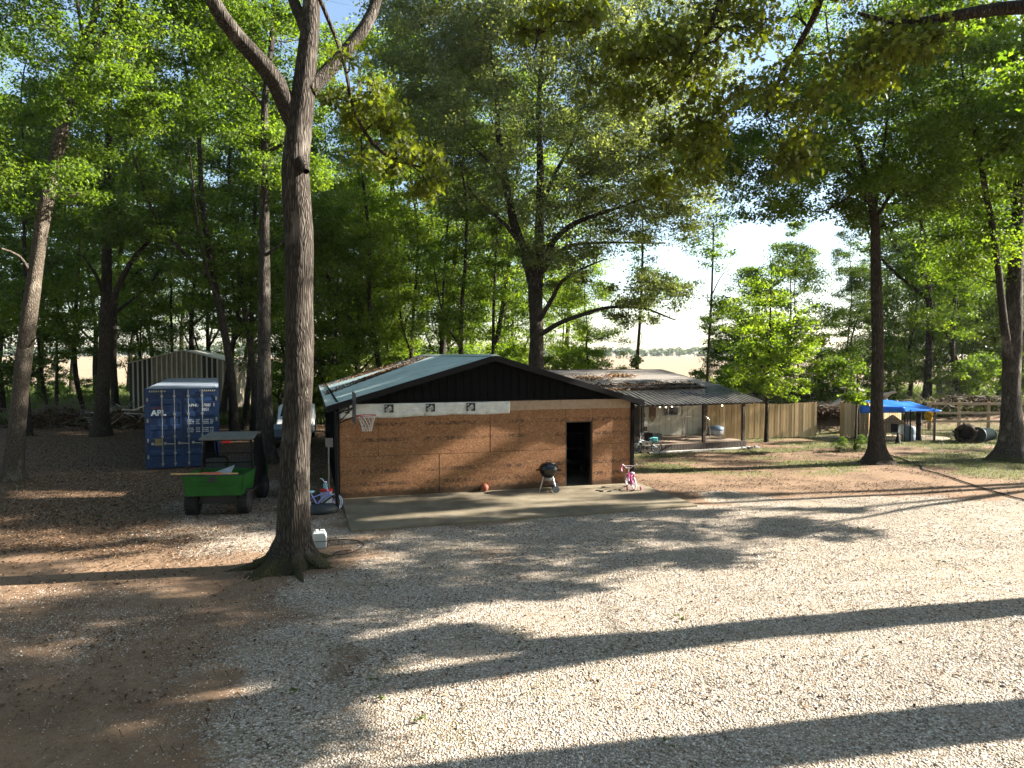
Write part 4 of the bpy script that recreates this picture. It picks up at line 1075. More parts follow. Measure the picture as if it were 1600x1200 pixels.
# white wrap with slack folds
mb = MB(); nxw = 70; rr = random.Random(3); ph = [rr.random() * 6 for _ in range(4)]
vs = []
for i in range(nxw + 1):
    u = .02 + (wu + .03 - .02) * i / nxw
    for j in range(7):
        f = j / 6
        sag = .012 * math.sin(u * 2.1 + ph[0]) + .008 * math.sin(u * 5 + ph[1])
        z = (EZ - .02) * (1 - f) + (SB - .13 + sag + .05 * u / wu) * f
        y = -.03 - .012 * math.sin(u * 7 + j * .8 + ph[2]) - .01 * math.sin(u * 17 - j) * f
        vs.append((u, y, z))
mb.add(vs, [(i * 7 + j, (i + 1) * 7 + j, (i + 1) * 7 + j + 1, i * 7 + j + 1) for i in range(nxw) for j in range(6)])
wrap = mb.build('house_wrap', M_WRAP, garage, smooth=True)
sol = wrap.modifiers.new('solid', 'SOLIDIFY'); sol.thickness = .004
M_LOGO = simple('printed_black', (.02, .02, .02), .6, var=.05); M_LOGOW = simple('printed_white', (.6, .6, .57), .6, var=.05)
for px in (538, 607, 672, 735):
    u = u_at(px)
    lg = box_obj('printed_logo', M_LOGO, garage, u - .13, u + .13, -.060, -.056, SB + .02, SB + .255)
    for k, (s_, dz) in enumerate((('THE', .075), ('HOME', .0), ('DEPOT', -.07))):
        tx = text_obj('logo_lettering', s_, .085 if k else .05, M_LOGOW, lg, (u + (-.06 if k == 0 else 0) + .02 * (k - 1), -.062, SB + .115 + dz), (math.pi / 2, R(-38), 0), .0015, 'CENTER', .82, .002)
# gable of black ribbed panels
def zroof(u): return EZ + .04 + (AZ_ - EZ - .06) * (1 - abs(u - GW / 2) / (GW / 2))
mb = MB(); nr = 37; w = GW / nr
for i in range(nr):
    for a, b, y in ((i * w, i * w + w * .82, -.03), (i * w + w * .82, (i + 1) * w, -.055)):
        za, zb = zroof(a) - .02, zroof(b) - .02
        m_ = [(a, -.0, EZ), (b, 0, EZ), (b, 0, zb), (a, 0, za), (a, y, EZ), (b, y, EZ), (b, y, zb), (a, y, za)]
        mb.add(m_, [(0, 1, 2, 3), (4, 7, 6, 5), (0, 4, 5, 1), (1, 5, 6, 2), (2, 6, 7, 3), (3, 7, 4, 0)])
mb.build('gable_panel', M_BLKSIDE, garage)
# side walls, back wall, floor
def ribbed(mb, x, y0, y1, z0, z1, sgn):
    n = int((y1 - y0) / .25)
    for i in range(n):
        a = y0 + (y1 - y0) * i / n; b = y0 + (y1 - y0) * (i + 1) / n
        mb.box(x, x + sgn * .03, a, a + (b - a) * .8, z0, z1)
        mb.box(x, x + sgn * .055, a + (b - a) * .8, b, z0, z1)
box_obj('floor', M_CONC, garage, .01, GW - .01, .01, GD, -.3, .03)
for x, s in ((0, -1), (GW, 1)):
    mb = MB(); ribbed(mb, x, 0.0, GD, .0, EZ + .06, s); mb.build('side_wall', M_BLKSIDE, garage)
mb = MB(); mb.prism([(0, 0), (GW, 0), (GW, EZ), (GW / 2, AZ_ - .06), (0, EZ)], lambda a, b, d: Vector((a, d, b)), GD - .06, GD); mb.build('rear_wall', M_BLKSIDE, garage)
box_obj('corner_trim', M_BLKSIDE, garage, -.09, .018, -.075, .06, 0, EZ - .002)
box_obj('corner_trim', M_BLKSIDE, garage, GW - .018, GW + .085, -.075, .06, 0, EZ - .002)
# roof slopes with standing ribs
OV = .33
for sgn in (-1, 1):
    mb = MB()
    cx = GW / 2
    e = cx + sgn * (cx + OV)
    pitch = (AZ_ - EZ) / (GW / 2)
    ze = AZ_ - pitch * (cx + OV)
    def P(u, y, dz, cx=cx): return Vector((u, y, AZ_ - pitch * abs(u - cx) + dz))
    y0, y1 = -.24, GD + .25
    def slab(ya, yb, d0, d1):
        a, b = (cx, e)
        vs = [P(a, ya, d0), P(b, ya, d0), P(b, yb, d0), P(a, yb, d0), P(a, ya, d1), P(b, ya, d1), P(b, yb, d1), P(a, yb, d1)]
        mb.add(vs, [(0, 1, 2, 3), (4, 7, 6, 5), (0, 4, 5, 1), (1, 5, 6, 2), (2, 6, 7, 3), (3, 7, 4, 0)])
    slab(y0, y1, 0, .03)
    k = 0
    yy = y0 + .1
    while yy < y1:
        slab(yy, yy + .035, .031, .052); yy += .30
    mb.build('roof_slope', M_ROOF, garage)
    # black rake trim and eave trim
    mb = MB()
    a, b = cx, e
    vs = [P(a, y0 - .03, -.13), P(b, y0 - .03, -.13), P(b, y0 - .03, .045), P(a, y0 - .03, .045), P(a, y0 - .002, -.13), P(b, y0 - .002, -.13), P(b, y0 - .002, .045), P(a, y0 - .002, .045)]
    mb.add(vs, [(0, 1, 2, 3), (4, 7, 6, 5), (0, 4, 5, 1), (1, 5, 6, 2), (2, 6, 7, 3), (3, 7, 4, 0)])
    vs = [P(a, y0 + .004, -.10), P(b, y0 + .004, -.10), P(b, y0 + .004, -.012), P(a, y0 + .004, -.012), P(a, -.06, -.10), P(b, -.06, -.10), P(b, -.06, -.012), P(a, -.06, -.012)]
    mb.add(vs, [(0, 1, 2, 3), (4, 7, 6, 5), (0, 4, 5, 1), (1, 5, 6, 2), (2, 6, 7, 3), (3, 7, 4, 0)])
    mb.box(e - .03 if sgn > 0 else e - .0, e + .03 if sgn > 0 else e + .03, y0, y1, ze - .12, ze - .002)
    mb.build('roof_trim', M_BLACK, garage)
mb = MB(); cxr = GW / 2
mb.add([(cxr - .16, -.27, AZ_ + .015), (cxr, -.27, AZ_ + .075), (cxr + .16, -.27, AZ_ + .015), (cxr - .16, GD + .25, AZ_ + .015), (cxr, GD + .25, AZ_ + .075), (cxr + .16, GD + .25, AZ_ + .015)], [(0, 1, 4, 3), (1, 2, 5, 4), (0, 2, 1), (3, 4, 5), (0, 3, 5, 2)])
mb.build('ridge_cap', M_ROOF, garage)
# door frame and things seen in the dark doorway
mb = MB().box(D0 - .0, D0 + .035, .001, .12, .03, DH - .001).box(D1 - .035, D1, .001, .12, .03, DH - .001).box(D0 + .036, D1 - .036, .001, .12, DH - .036, DH - .001)
mb.build('door_frame', simple('door_frame_wood', (.07, .045, .028), .8), garage)
shelf = thing('storage_shelf', 'dark storage shelf just visible inside the garage doorway', 'shelf', tuple(g0 + GU * (D0 + 1.2) + GV * 2.6 + Vector((0, 0, .03))), GANG)
mb = MB()
for sx_ in (-.5, .5):
    for sy_ in (0, .4): mb.box(sx_ - .02, sx_ + .02, sy_ - .02, sy_ + .02, 0, 1.8)
mb.build('upright', M_BLACK, shelf)
for z in (.3, .8, 1.3, 1.75): box_obj('shelf_board', M_BLACK, shelf, -.54, .54, -.04, .44, z, z + .03)
# debris strip of leaves on the left slope of the roof
r = np.random.RandomState(15)
n = 5200
uu = np.where(r.rand(n) < .6, 1.2 + 1.7 * r.rand(n) + .3 * r.normal(size=n), -.25 + 4.6 * r.rand(n)); yy = np.where(r.rand(n) < .5, 6.2 + 2.3 * (r.rand(n) ** 2) + (uu - 1) * 1.1, 11 + 3 * r.rand(n))
k = (uu > -.3) & (uu < GW / 2 - .2) & (yy > 0) & (yy < GD)
uu, yy = uu[k], yy[k]
zz = AZ_ - (AZ_ - EZ) / (GW / 2) * np.abs(uu - GW / 2) + .045
V, Fq = flakes(uu, yy, zz, .09, r)
lo = np_mesh('roof_leaf_litter', V, Fq, M_LITTER, None, attr={'v': ('FACE', r.rand(len(Fq)))})
lo.location = garage.location; lo.rotation_euler = (0, 0, GANG)
tag(lo, 'dead leaves gathered on the pale garage roof', 'leaf litter', kind='stuff')

# concrete pad
mb = MB(); ring = [Vector((*p, 0)) for p in PADPOLY]
inner = [Vector((*p, 0)) for p in PADPOLY]
mb.prism([(p.x, p.y) for p in inner], lambda a, b, d: Vector((a, b, d)), -.2, .055)
tag(mb.build('concrete_pad', M_CONC, None, bevel=.01), kind='structure')

# ------------------------------------------------------------------ basketball hoop
hb = gnd(527, 800)
hoop = thing('basketball_hoop', 'black portable basketball hoop with red rim at the left corner of the garage', 'hoop', tuple(hb), GANG)
mb = MB(); mb.tube([(0, 0, .08), (0, 0, 2.62)], .05, 10); mb.build('pole', M_BLACK, hoop)
mb = MB(); mb.lathe([(.0, 0), (.42, 0), (.46, .05), (.45, .14), (.38, .2), (.12, .24), (0, .24)], 20, Matrix.Translation((-.42, .05, 0)) @ Matrix.Diagonal((1.0, .72, 1, 1))); mb.build('base', simple('hoop_base_black', (.03, .035, .04), .5), hoop, smooth=True)
mb = MB()
for z0, z1 in ((2.58, 2.72), (2.30, 2.48)): mb.bar((0, 0, z0), (.42, -.04, z1), .035)
mb.bar((0, 0, 2.3), (.42, -.04, 2.72), .025); mb.bar((0, 0, 2.5), (.42, -.04, 2.9), .025); mb.bar((0, 0, .5), (-.5, .05, .15), .03)
mb.build('bracket', M_BLACK, hoop)
box_obj('backboard', simple('backboard_dark', (.03, .03, .035), .3, spec=.5), hoop, .43, .47, -.52, .46, 2.34, 3.12)
mb = MB(); rc = (.47 + .08 + .23, -.03, 2.52)
mb.tube([(rc[0] + .229 * math.cos(a * math.pi / 12), rc[1] + .229 * math.sin(a * math.pi / 12), rc[2]) for a in range(24)], .010, 6, closed=True)
mb.box(.475, .56, -.10, .04, 2.47, 2.53)
rim = mb.build('rim', M_RED, hoop)
mb = MB()
for a in range(12):
    for s in (1, -1):
        pts = []
        for j in range(6):
            f = j / 5; an = (a + s * f * 2.2) * math.pi / 6; rr_ = .225 * (1 - .5 * f)
            pts.append((rc[0] + rr_ * math.cos(an), rc[1] + rr_ * math.sin(an), rc[2] - .42 * f))
        mb.tube(pts, .0045, 3, cap=False)
mb.build('net', M_WHITE, rim)

bp = gnd(757, 768, .055)
ball = thing('basketball', 'brown basketball resting on the concrete pad against the plywood wall', 'ball', (bp.x, bp.y, .055 + .12), .4)
t = NT('ball_rubber'); n1 = t.noise(t.coord(), 60, 3)
M_BALL = t.out(t.bsdf(t.ramp(n1, [(.4, (.20, .055, .03)), (.6, (.28, .085, .045))]), .7, bump=n1, bstr=.4, bdist=.004))
MB().lathe([(.12 * math.sin(math.pi * k / 14), -.12 * math.cos(math.pi * k / 14)) for k in range(15)], 24).build('shell', M_BALL, ball, smooth=True)
mb = MB()
for ax in range(3):
    pts = []
    for k in range(32):
        a = 2 * math.pi * k / 32; p = [0, 0, 0]; p[ax] = .1195 * math.cos(a); p[(ax + 1) % 3] = .1195 * math.sin(a); pts.append(p)
    mb.tube(pts, .0022, 4, closed=True)
mb.build('seam', M_RUBBER, ball)

# ------------------------------------------------------------------ kettle grill
kp = gnd(857, 767, .055)
grill = thing('kettle_grill', 'black kettle charcoal grill on three pale legs left of the doorway', 'grill', tuple(kp), 0)
M_ENAM = simple('black_enamel', (.008, .008, .009), .16, spec=.6, var=.1, bstr=0)
bz = .56
mb = MB(); mb.lathe([(.06, bz - .18), (.17, bz - .13), (.245, bz - .04), (.28, bz + .06), (.287, bz + .10), (.29, bz + .105)], 28); mb.build('bowl', M_ENAM, grill, smooth=True)
mb = MB(); mb.lathe([(.298, bz + .095), (.296, bz + .115), (.27, bz + .19), (.20, bz + .26), (.11, bz + .30), (.0, bz + .31)], 28); lid = mb.build('lid', M_ENAM, grill, smooth=True)
MB().tube([(-.06, 0, bz + .30), (-.06, 0, bz + .36), (.06, 0, bz + .36), (.06, 0, bz + .30)], .011, 6).build('lid_handle', M_BLACK, lid)
MB().lathe([(.05, bz + .265), (.05, bz + .285), (0, bz + .287)], 12, Matrix.Translation((.13, -.1, 0))).build('vent', M_CHROME, lid)
for s in (-1, 1): MB().tube([(s * .28, -.07, bz + .07), (s * .37, -.06, bz + .07), (s * .37, .06, bz + .07), (s * .28, .07, bz + .07)], .014, 6).build('side_handle', M_BLACK, grill)
feet = [(-.27, -.10, 0), (.22, -.24, .06), (.18, .27, .06)]
for f in feet: MB().bar((f[0] * .55, f[1] * .55, bz - .10), f, .028).build('leg', M_CHROME, grill)
MB().bar((.22, -.26, .075), (.18, .29, .075), .014).build('axle', M_CHROME, grill)
M_WHEEL = simple('grey_wheel', (.16, .17, .18), .6)
for y in (-.29, .30):
    w_ = MB(); w_.lathe([(.0, -.022), (.075, -.022), (.10, -.018), (.10, .018), (.075, .022), (0, .022)], 20, Matrix.Translation((.21, y, .10)) @ Matrix.Rotation(math.pi / 2, 4, 'X')); w_.build('wheel', M_WHEEL, grill)
mb = MB(); mb.lathe([(.0, .30), (.10, .30), (.115, .33), (.11, .42), (.07, .45), (.0, .45)], 18); mb.build('ash_catcher', simple('dull_steel', (.28, .28, .27), .45, .6), grill, smooth=True)
mb = MB(); mb.add([(-.10, -.05, .15), (.20, -.18, .14), (.17, .20, .14)], [(0, 1, 2)]); mb.tube([(-.16, -.06, .15), (.21, -.20, .14), (.18, .22, .14)], .01, 4, closed=True); mb.build('lower_rack', M_BLACK, grill)

# ------------------------------------------------------------------ children's bicycles
def bicycle(name, label, loc, rz, frame_col, wheel_col, seat_col, s=1.0, training=False, tire=None, lean=0.0, extras=None):
    b = thing(name, label, 'bicycle', loc, rz)
    b.rotation_euler = (lean, 0, rz)
    fm = simple(name + '_frame_paint', frame_col, .35, var=.1, bstr=0); wm = simple(name + '_wheel', wheel_col, .5, var=.1); sm = simple(name + '_seat', seat_col, .5)
    Rw = .185 * s; wb = .36 * s
    for x in (-wb, wb):
        w = MB(); w.tube([(x + Rw * math.cos(a * math.pi / 14), 0, Rw + .012 + Rw * math.sin(a * math.pi / 14)) for a in range(28)], .021 * s, 7, closed=True)
        wo_ = w.build('wheel', tire or M_RUBBER, b, smooth=True)
        w = MB(); w.tube([(x + Rw * .86 * math.cos(a * math.pi / 14), 0, Rw + .012 + Rw * .86 * math.sin(a * math.pi / 14)) for a in range(28)], .012 * s, 5, closed=True)
        for k in range(10):
            a = k * math.pi / 5; w.tube([(x, 0, Rw + .012), (x + Rw * .85 * math.cos(a), 0, Rw + .012 + Rw * .85 * math.sin(a))], .0035, 3)
        w.tube([(x, -.035, Rw + .012), (x, .035, Rw + .012)], .018, 8)
        w.build('rim', wm, wo_)
    z = Rw
    head = (wb * .62, 0, z + .30 * s); seat = (-wb * .42, 0, z + .26 * s); bb = (-wb * .05, 0, z - .01); 
    f = MB(); f.tube([(wb * .70, 0, z + .22 * s), (wb * .2, 0, z + .12 * s), bb], .021 * s, 7).tube([head, (wb * .75, 0, z + .17 * s)], .022 * s, 7).tube([bb, seat], .016 * s, 6).tube([(wb * .66, 0, z + .27 * s), (-wb * .35, 0, z + .17 * s)], .016 * s, 6)
    for y in (-.035, .035):
        f.tube([bb, (-wb, y, z + .012)], .010, 5); f.tube([(-wb * .34, 0, z + .17 * s), (-wb, y, z + .012)], .009, 5)
    f.build('frame', fm, b)
    f = MB()
    for y in (-.045, .045): f.tube([(wb * .74, y * .8, z + .20 * s), (wb, y, z + .012)], .012, 5)
    f.bar((wb * .74, -.05, z + .20 * s), (wb * .74, .05, z + .20 * s), .022)
    f.build('fork', fm, b)
    f = MB(); f.tube([head, (wb * .55, 0, z + .40 * s)], .013, 6)
    f.tube([(wb * .30, -.23 * s, z + .55 * s), (wb * .42, -.20 * s, z + .54 * s), (wb * .55, -.07, z + .42 * s), (wb * .55, .07, z + .42 * s), (wb * .42, .20 * s, z + .54 * s), (wb * .30, .23 * s, z + .55 * s)], .011, 6)
    f.tube([(wb * .48, -.13, z + .49 * s), (wb * .48, .13, z + .49 * s)], .009, 5)
    f.build('handlebar', wm, b)
    f = MB(); f.lathe([(0, -.03), (.05, -.03), (.085, 0), (.075, .025), (0, .035)], 12, Matrix.Translation((seat[0] - .02, 0, seat[2] + .05)) @ Matrix.Diagonal((1.45, .85, 1, 1))); f.build('seat', sm, b, smooth=True)
    f = MB(); f.lathe([(0, -.006), (.06 * s, -.006), (.06 * s, .006), (0, .006)], 14, Matrix.Translation((bb[0], .03, bb[2])) @ Matrix.Rotation(math.pi / 2, 4, 'X'))
    f.tube([(bb[0], -.05, bb[2]), (bb[0] + .08, -.05, bb[2] - .03)], .008, 5).tube([(bb[0], .05, bb[2]), (bb[0] - .08, .05, bb[2] + .03)], .008, 5)
    f.box(bb[0] + .06, bb[0] + .12, -.11, -.05, bb[2] - .045, bb[2] - .02).box(bb[0] - .12, bb[0] - .06, .05, .11, bb[2] + .02, bb[2] + .045)
    f.build('crank', M_BLACK, b)
    if training:
        for y in (-1, 1):
            tw_ = MB(); tw_.tube([(-wb, y * .04, z + .012), (-wb - .02, y * .15, z * .7), (-wb - .02, y * .19, .065)], .008, 5); st_ = tw_.build('training_wheel_arm', wm, b)
            tw_ = MB(); tw_.lathe([(0, -.014), (.058, -.014), (.062, 0), (.058, .014), (0, .014)], 14, Matrix.Translation((-wb - .02, y * .205, .064)) @ Matrix.Rotation(math.pi / 2, 4, 'X')); tw_.build('training_wheel', fm, st_)
    if extras: extras(b, s, z, wb)
    return b
def pink_extra(b, s, z, wb):
    f = MB()
    for k in range(7):
        a = -.4 + k * .13
        f.tube([(wb * .30, .23, z + .55), (wb * .28, .25 + .02 * math.sin(k), z + .44), (wb * .27 + .02 * k - .06, .25, z + .34)], .004, 3)
    f.build('streamers', simple('pink_streamer', (.55, .12, .28), .5), b)
    f = MB(); f.tube([(-wb * .5, .0, z + .27), (-wb * 1.15, .10, z + .25), (-wb * 1.35, .13, z + .02)], .03, 8); f.build('mudguard', simple('magenta_plastic', (.45, .06, .22), .4), b)
p_ = gnd(985, 763, .055)
bicycle('child_bicycle', 'small pink and white bicycle with training wheels at the right end of the plywood wall', tuple(p_), R(97), (.36, .06, .15), (.50, .44, .47), (.5, .36, .4), .98, True, simple('white_tire', (.6, .52, .56), .6), extras=pink_extra)
def teal_extra(b, s, z, wb):
    f = MB(); f.box(-wb * 1.05, -wb * .55, -.09, .09, z + .20 * s, z + .34 * s); f.build('rear_basket', simple('teal_plastic', (.10, .42, .42), .5), b, bevel=.02)
p_ = gnd(1010, 708, 0)
bicycle('child_bicycle', 'white and teal children\'s bicycle standing in front of the house porch', tuple(p_), R(192), (.60, .66, .68), (.5, .5, .5), (.2, .5, .5), 1.25, False, extras=teal_extra)
p_ = gnd(497, 801, 0)
bicycle('child_bicycle', 'lavender and turquoise children\'s bicycle behind the hoop base by the dark side wall', tuple(p_), R(28), (.22, .24, .60), (.55, .60, .68), (.25, .5, .62), 1.15, False, simple('pale_blue_tire', (.3, .35, .5), .6))
b3 = bpy.context.scene.objects['child_bicycle.002']
MB().box(.17, .19, -.15, .15, .62, .73).build('handlebar_panel', simple('turquoise_plastic', (.20, .52, .60), .4), b3, bevel=.01)

# bucket, jug, post at the dark side wall
p_ = gnd(510, 790)
bk = thing('bucket', 'grey-white bucket with a red lid behind the lavender bicycle', 'bucket', (p_.x, p_.y, 0))
MB().lathe([(0, 0), (.14, 0), (.165, .4), (0, .4)], 18).build('pail', simple('pail_grey', (.36, .39, .38), .5), bk, smooth=False)
MB().lathe([(0, .401), (.175, .401), (.175, .45), (.13, .47), (0, .47)], 18).build('lid', M_RED, bk)
p_ = gnd(514, 786)
box = MB().bar((p_.x, p_.y, 0), (p_.x - .02, p_.y + .1, 1.75), .06, .03).box(p_.x - .10, p_.x + .10, p_.y + .06, p_.y + .10, 1.55, 1.80)
tag(box.build('flat_shovel', simple('grey_wood', (.17, .16, .15), .8), None, bevel=.004), 'grey long-handled flat tool leaning on the dark side wall', 'tool')
p_ = gnd(499, 855)
jug = thing('plastic_jug', 'white square plastic jug lying behind the root flare of the big forked tree', 'jug', (p_.x, p_.y, 0), R(12))
mb = MB(); mb.prism([(-.15, .02), (-.13, 0), (.13, 0), (.15, .02), (.15, .26), (.12, .33), (-.12, .33), (-.15, .27)], lambda a, b, d: Vector((a, d, b)), -.11, .11)
mb.build('body', simple('translucent_white', (.30, .33, .33), .5, var=.1), jug, bevel=.02)
MB().tube([(-.05, 0, .325), (-.05, 0, .38)], .03, 10).build('cap', M_WHITE, jug)
MB().tube([(.02, 0, .33), (.03, 0, .375), (.10, 0, .375), (.11, 0, .33)], .012, 6).build('handle', M_WHITE, jug)
mb = MB(); mb.box(-.155, .155, -.115, .115, .145, .155); mb.build('strap', M_BLACK, jug)
# cables on the ground
def cable(name, label, pts, rad=.012, mat=M_RUBBER, cat='hose'):
    P = np.array([list(gnd(*p)[:2]) + [0] for p in pts]); Q, _ = smooth_path(P, [1] * len(P), .12)
    r_ = np.random.RandomState(len(pts)); Q[:, :2] += r_.normal(size=(len(Q), 2)) * .006
    Q[:, 2] = gz(Q[:, 0], Q[:, 1]) + rad * 1.4
    tb = Tubes(); tb.add(Q, np.full(len(Q), rad), 6)
    o = tb.mesh(name, mat); tag(o, label, cat); return o
cable('garden_hose', 'dark hose snaking over the lawn and gravel at the right', [(1372, 700), (1392, 712), (1418, 722), (1440, 730), (1443, 736), (1470, 743), (1500, 752), (1550, 768), (1600, 782), (1640, 792)], .02)
cable('power_cord', 'thin black cord on the ground right of the white jug', [(508, 846), (530, 844), (548, 844), (562, 847), (568, 852)], .009, cat='cord')
cable('power_cord', 'loose black cord loop on the ground below the white jug', [(570, 852), (560, 860), (540, 866), (520, 868), (512, 872), (530, 862), (548, 860)], .009, cat='cord')

# ------------------------------------------------------------------ shipping container
c0 = gnd(228, 735)
CANG = R(22.4); cont = thing('shipping_container', 'blue shipping container with closed doors standing among the trees', 'container', (c0.x, c0.y, 0.05), CANG)
t = NT('container_paint'); n1 = t.noise(t.coord(), 1.6, 6); n2 = t.noise(t.coord(), 14, 5)
c = t.ramp(n1, [(.3, (.004, .017, .06)), (.7, (.009, .036, .11))])
c = t.mix(t.ramp(n2, [(.66, (0, 0, 0)), (.74, (.8, .8, .8))]), c, (.09, .045, .03))
M_CB = t.out(t.bsdf(c, .5, 0, n2, .08, .01, .4))
W_, L_, H_ = 2.44, 12.19, 2.85
mb = MB()
for x in (0, W_ - .10): mb.box(x, x + .10, 0, .12, 0, H_)
mb.box(.10, W_ - .10, .0, .11, 0, .16).box(.10, W_ - .10, 0, .11, H_ - .16, H_)
for x in (0, W_ - .08):
    mb.box(x, x + .08, .12, L_, 0, .14).box(x, x + .08, .12, L_, H_ - .08, H_ - .001)
for x in (0, W_ - .10): mb.box(x, x + .10, L_, L_ + .1, 0, H_)
mb.build('frame', M_CB, cont)
mb = MB(); n = 44
for s, x in ((0, .02), (1, W_ - .06)):
    for i in range(n):
        a = .12 + (L_ - .12) * i / n; b = a + (L_ - .12) / n
        d = .0 if i % 2 else .025
        mb.box(x + d * (1 if s == 0 else -1), x + .04 + d * (1 if s == 0 else -1), a, b, .14, H_ - .08)
mb.box(.1, W_ - .1, L_, L_ + .05, .0, H_ - .1)
mb.build('side_wall', M_CB, cont)
mb = MB(); mb.box(.02, W_ - .02, .1, L_ + .08, H_ - .06, H_ + .002)
for i in range(36): mb.box(.12, W_ - .12, .25 + i * .33, .25 + i * .33 + .17, H_ + .003, H_ + .022)
mb.build('roof', simple('container_roof', (.26, .30, .36), .42, .4, var=.25, scale=2), cont)
mb = MB()
for k in range(8):
    for x in (.14 + k * .07, W_ - .66 + k * .07): mb.add([(x, -.004, H_ - .12), (x + .03, -.004, H_ - .12), (x + .055, -.004, H_ - .06), (x + .025, -.004, H_ - .06)], [(0, 1, 2, 3)])
mb.build('hazard_marks', simple('faded_yellow', (.40, .36, .2), .6), cont)
M_PRINT = simple('container_print', (.62, .66, .68), .6, var=.12)
M_GALV = simple('galvanised_rod', (.28, .29, .28), .4, .7)
for di in range(2):
    x0 = .105 + di * 1.118; x1 = x0 + 1.108
    mb = MB()
    mb.box(x0, x1, .018, .05, .17, H_ - .17)
    for z in (.17, H_ - .25): mb.box(x0, x1, 0.0, .017, z, z + .08)
    for x in (x0, x1 - .07): mb.box(x, x + .07, .001, .017, .251, H_ - .251)
    for k in range(5):
        z = .42 + k * .46
        mb.add([(x0 + .08, .017, z), (x1 - .08, .017, z), (x1 - .08, .001, z + .05), (x0 + .08, .001, z + .05), (x1 - .08, .001, z + .17), (x0 + .08, .001, z + .17), (x1 - .08, .017, z + .22), (x0 + .08, .017, z + .22)], [(0, 1, 2, 3), (3, 2, 4, 5), (5, 4, 6, 7)])
    door = mb.build('door', M_CB, cont)
    for fx_ in ((.40, .76) if di == 0 else (.17, .58)):
        m2 = MB(); X = x0 + (fx_ * 1.12 if di == 0 else fx_ * 1.12)
        m2.tube([(X, -.03, .06), (X, -.03, H_ - .04)], .017, 8)
        for z in (.12, .5, 1.1, 1.9, H_ - .3): m2.box(X - .045, X + .045, -.045, 0, z, z + .06)
        m2.build('lock_rod', M_GALV, door)
        m2 = MB(); m2.bar((X, -.055, .86), (X - .34, -.055, .88), .02, .035); m2.box(X - .36, X - .28, -.05, 0.0, .84, .93); m2.build('door_handle', M_GALV, door)
    for z in (.35, .95, 1.65, 2.4): 
        xx = x0 - .05 if di == 0 else x1 - .01
        MB().box(xx, xx + .06, -.02, .0, z, z + .13).build('hinge', M_GALV, door)
RX = (math.pi / 2, 0, 0)
text_obj('lettering', 'APL', .27, M_PRINT, cont, (.20, -.006, 1.90), RX, .003, 'LEFT', 1.05, .012)
box_obj('logo_bar', simple('dull_red_mark', (.20, .035, .03), .6), cont, .2, .62, -.006, -.002, 2.15, 2.18)
text_obj('lettering', 'APHU', .155, M_PRINT, cont, (1.42, -.006, 2.18), RX, .003, 'LEFT', .82)
text_obj('lettering', '670083', .155, M_PRINT, cont, (1.87, -.006, 2.18), RX, .003, 'LEFT', .62)
text_obj('lettering', '3', .155, M_PRINT, cont, (2.24, -.006, 2.18), RX, .003, 'LEFT', .7)
text_obj('lettering', '45G1', .155, M_PRINT, cont, (1.87, -.006, 2.02), RX, .003, 'LEFT', .66)
mb = MB(); r_ = random.Random(4)   # rows of small weight figures, too small to read
for row in range(6):
    z = 1.68 - row * .065 - (.10 if row > 2 else 0)
    for x0, x1 in ((1.36, 1.60), (1.66, 1.80), (1.86, 2.10), (2.14, 2.26)):
        x = x0
        while x < x1 - .02:
            w = .018; mb.box(x, x + w, -.006, -.002, z, z + .035); x += w + .01 + (.02 if r_.random() < .2 else 0)
mb.build('data_figures', M_PRINT, cont)
box_obj('plate', simple('ochre_plate', (.20, .15, .05), .6), cont, .31, .53, -.012, -.002, .80, 1.06)

# ribbed metal shed behind
s0 = at(203, 640, 47); shed = thing('metal_shed', 'white ribbed metal shed with dark open left bays behind the blue container', 'shed', (s0.x, s0.y, 0), R(12))
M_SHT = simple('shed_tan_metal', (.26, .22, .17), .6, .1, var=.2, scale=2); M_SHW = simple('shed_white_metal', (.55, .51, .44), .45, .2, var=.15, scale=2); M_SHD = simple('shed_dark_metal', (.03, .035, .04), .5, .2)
def top(u): return 3.55 + .85 * (1 - abs(u - 3.3) / 3.3)
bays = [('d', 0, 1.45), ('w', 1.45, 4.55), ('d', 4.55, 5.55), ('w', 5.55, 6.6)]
for kd, a0, a1 in bays:
    mb = MB(); mr = MB(); n = max(2, round((a1 - a0) / .31))
    for i in range(n):
        a = a0 + (a1 - a0) * i / n; w = (a1 - a0) / n
        for p0, p1, y in ((a, a + w * .72, 0), (a + w * .72, a + w, -.09)):
            vs = [(p0, y, 0), (p1, y, 0), (p1, y, top(p1)), (p0, y, top(p0)), (p0, .04, 0), (p1, .04, 0), (p1, .04, top(p1)), (p0, .04, top(p0))]
            (mb if y == 0 else mr).add(vs, [(0, 1, 2, 3), (4, 7, 6, 5), (0, 4, 5, 1), (1, 5, 6, 2), (2, 6, 7, 3), (3, 7, 4, 0)])
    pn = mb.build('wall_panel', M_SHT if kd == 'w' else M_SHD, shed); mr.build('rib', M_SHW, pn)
mb = MB(); mb.box(6.56, 6.6, .05, 7, 0, 3.5).box(0, .04, .05, 7, 0, 3.5); mb.build('side_wall', M_SHT, shed)
mb = MB()
for a, b in ((-.1, 3.3), (3.3, 6.7)):
    vs = [(a, -.15, top(a) + .01), (b, -.15, top(b) + .01), (b, 7.1, top(b) + .01), (a, 7.1, top(a) + .01)]
    mb.add(vs + [(x, y, z + .05) for x, y, z in vs], [(0, 1, 2, 3), (4, 7, 6, 5), (0, 4, 5, 1), (1, 5, 6, 2), (2, 6, 7, 3), (3, 7, 4, 0)])
mb.build('roof', M_SHW, shed)

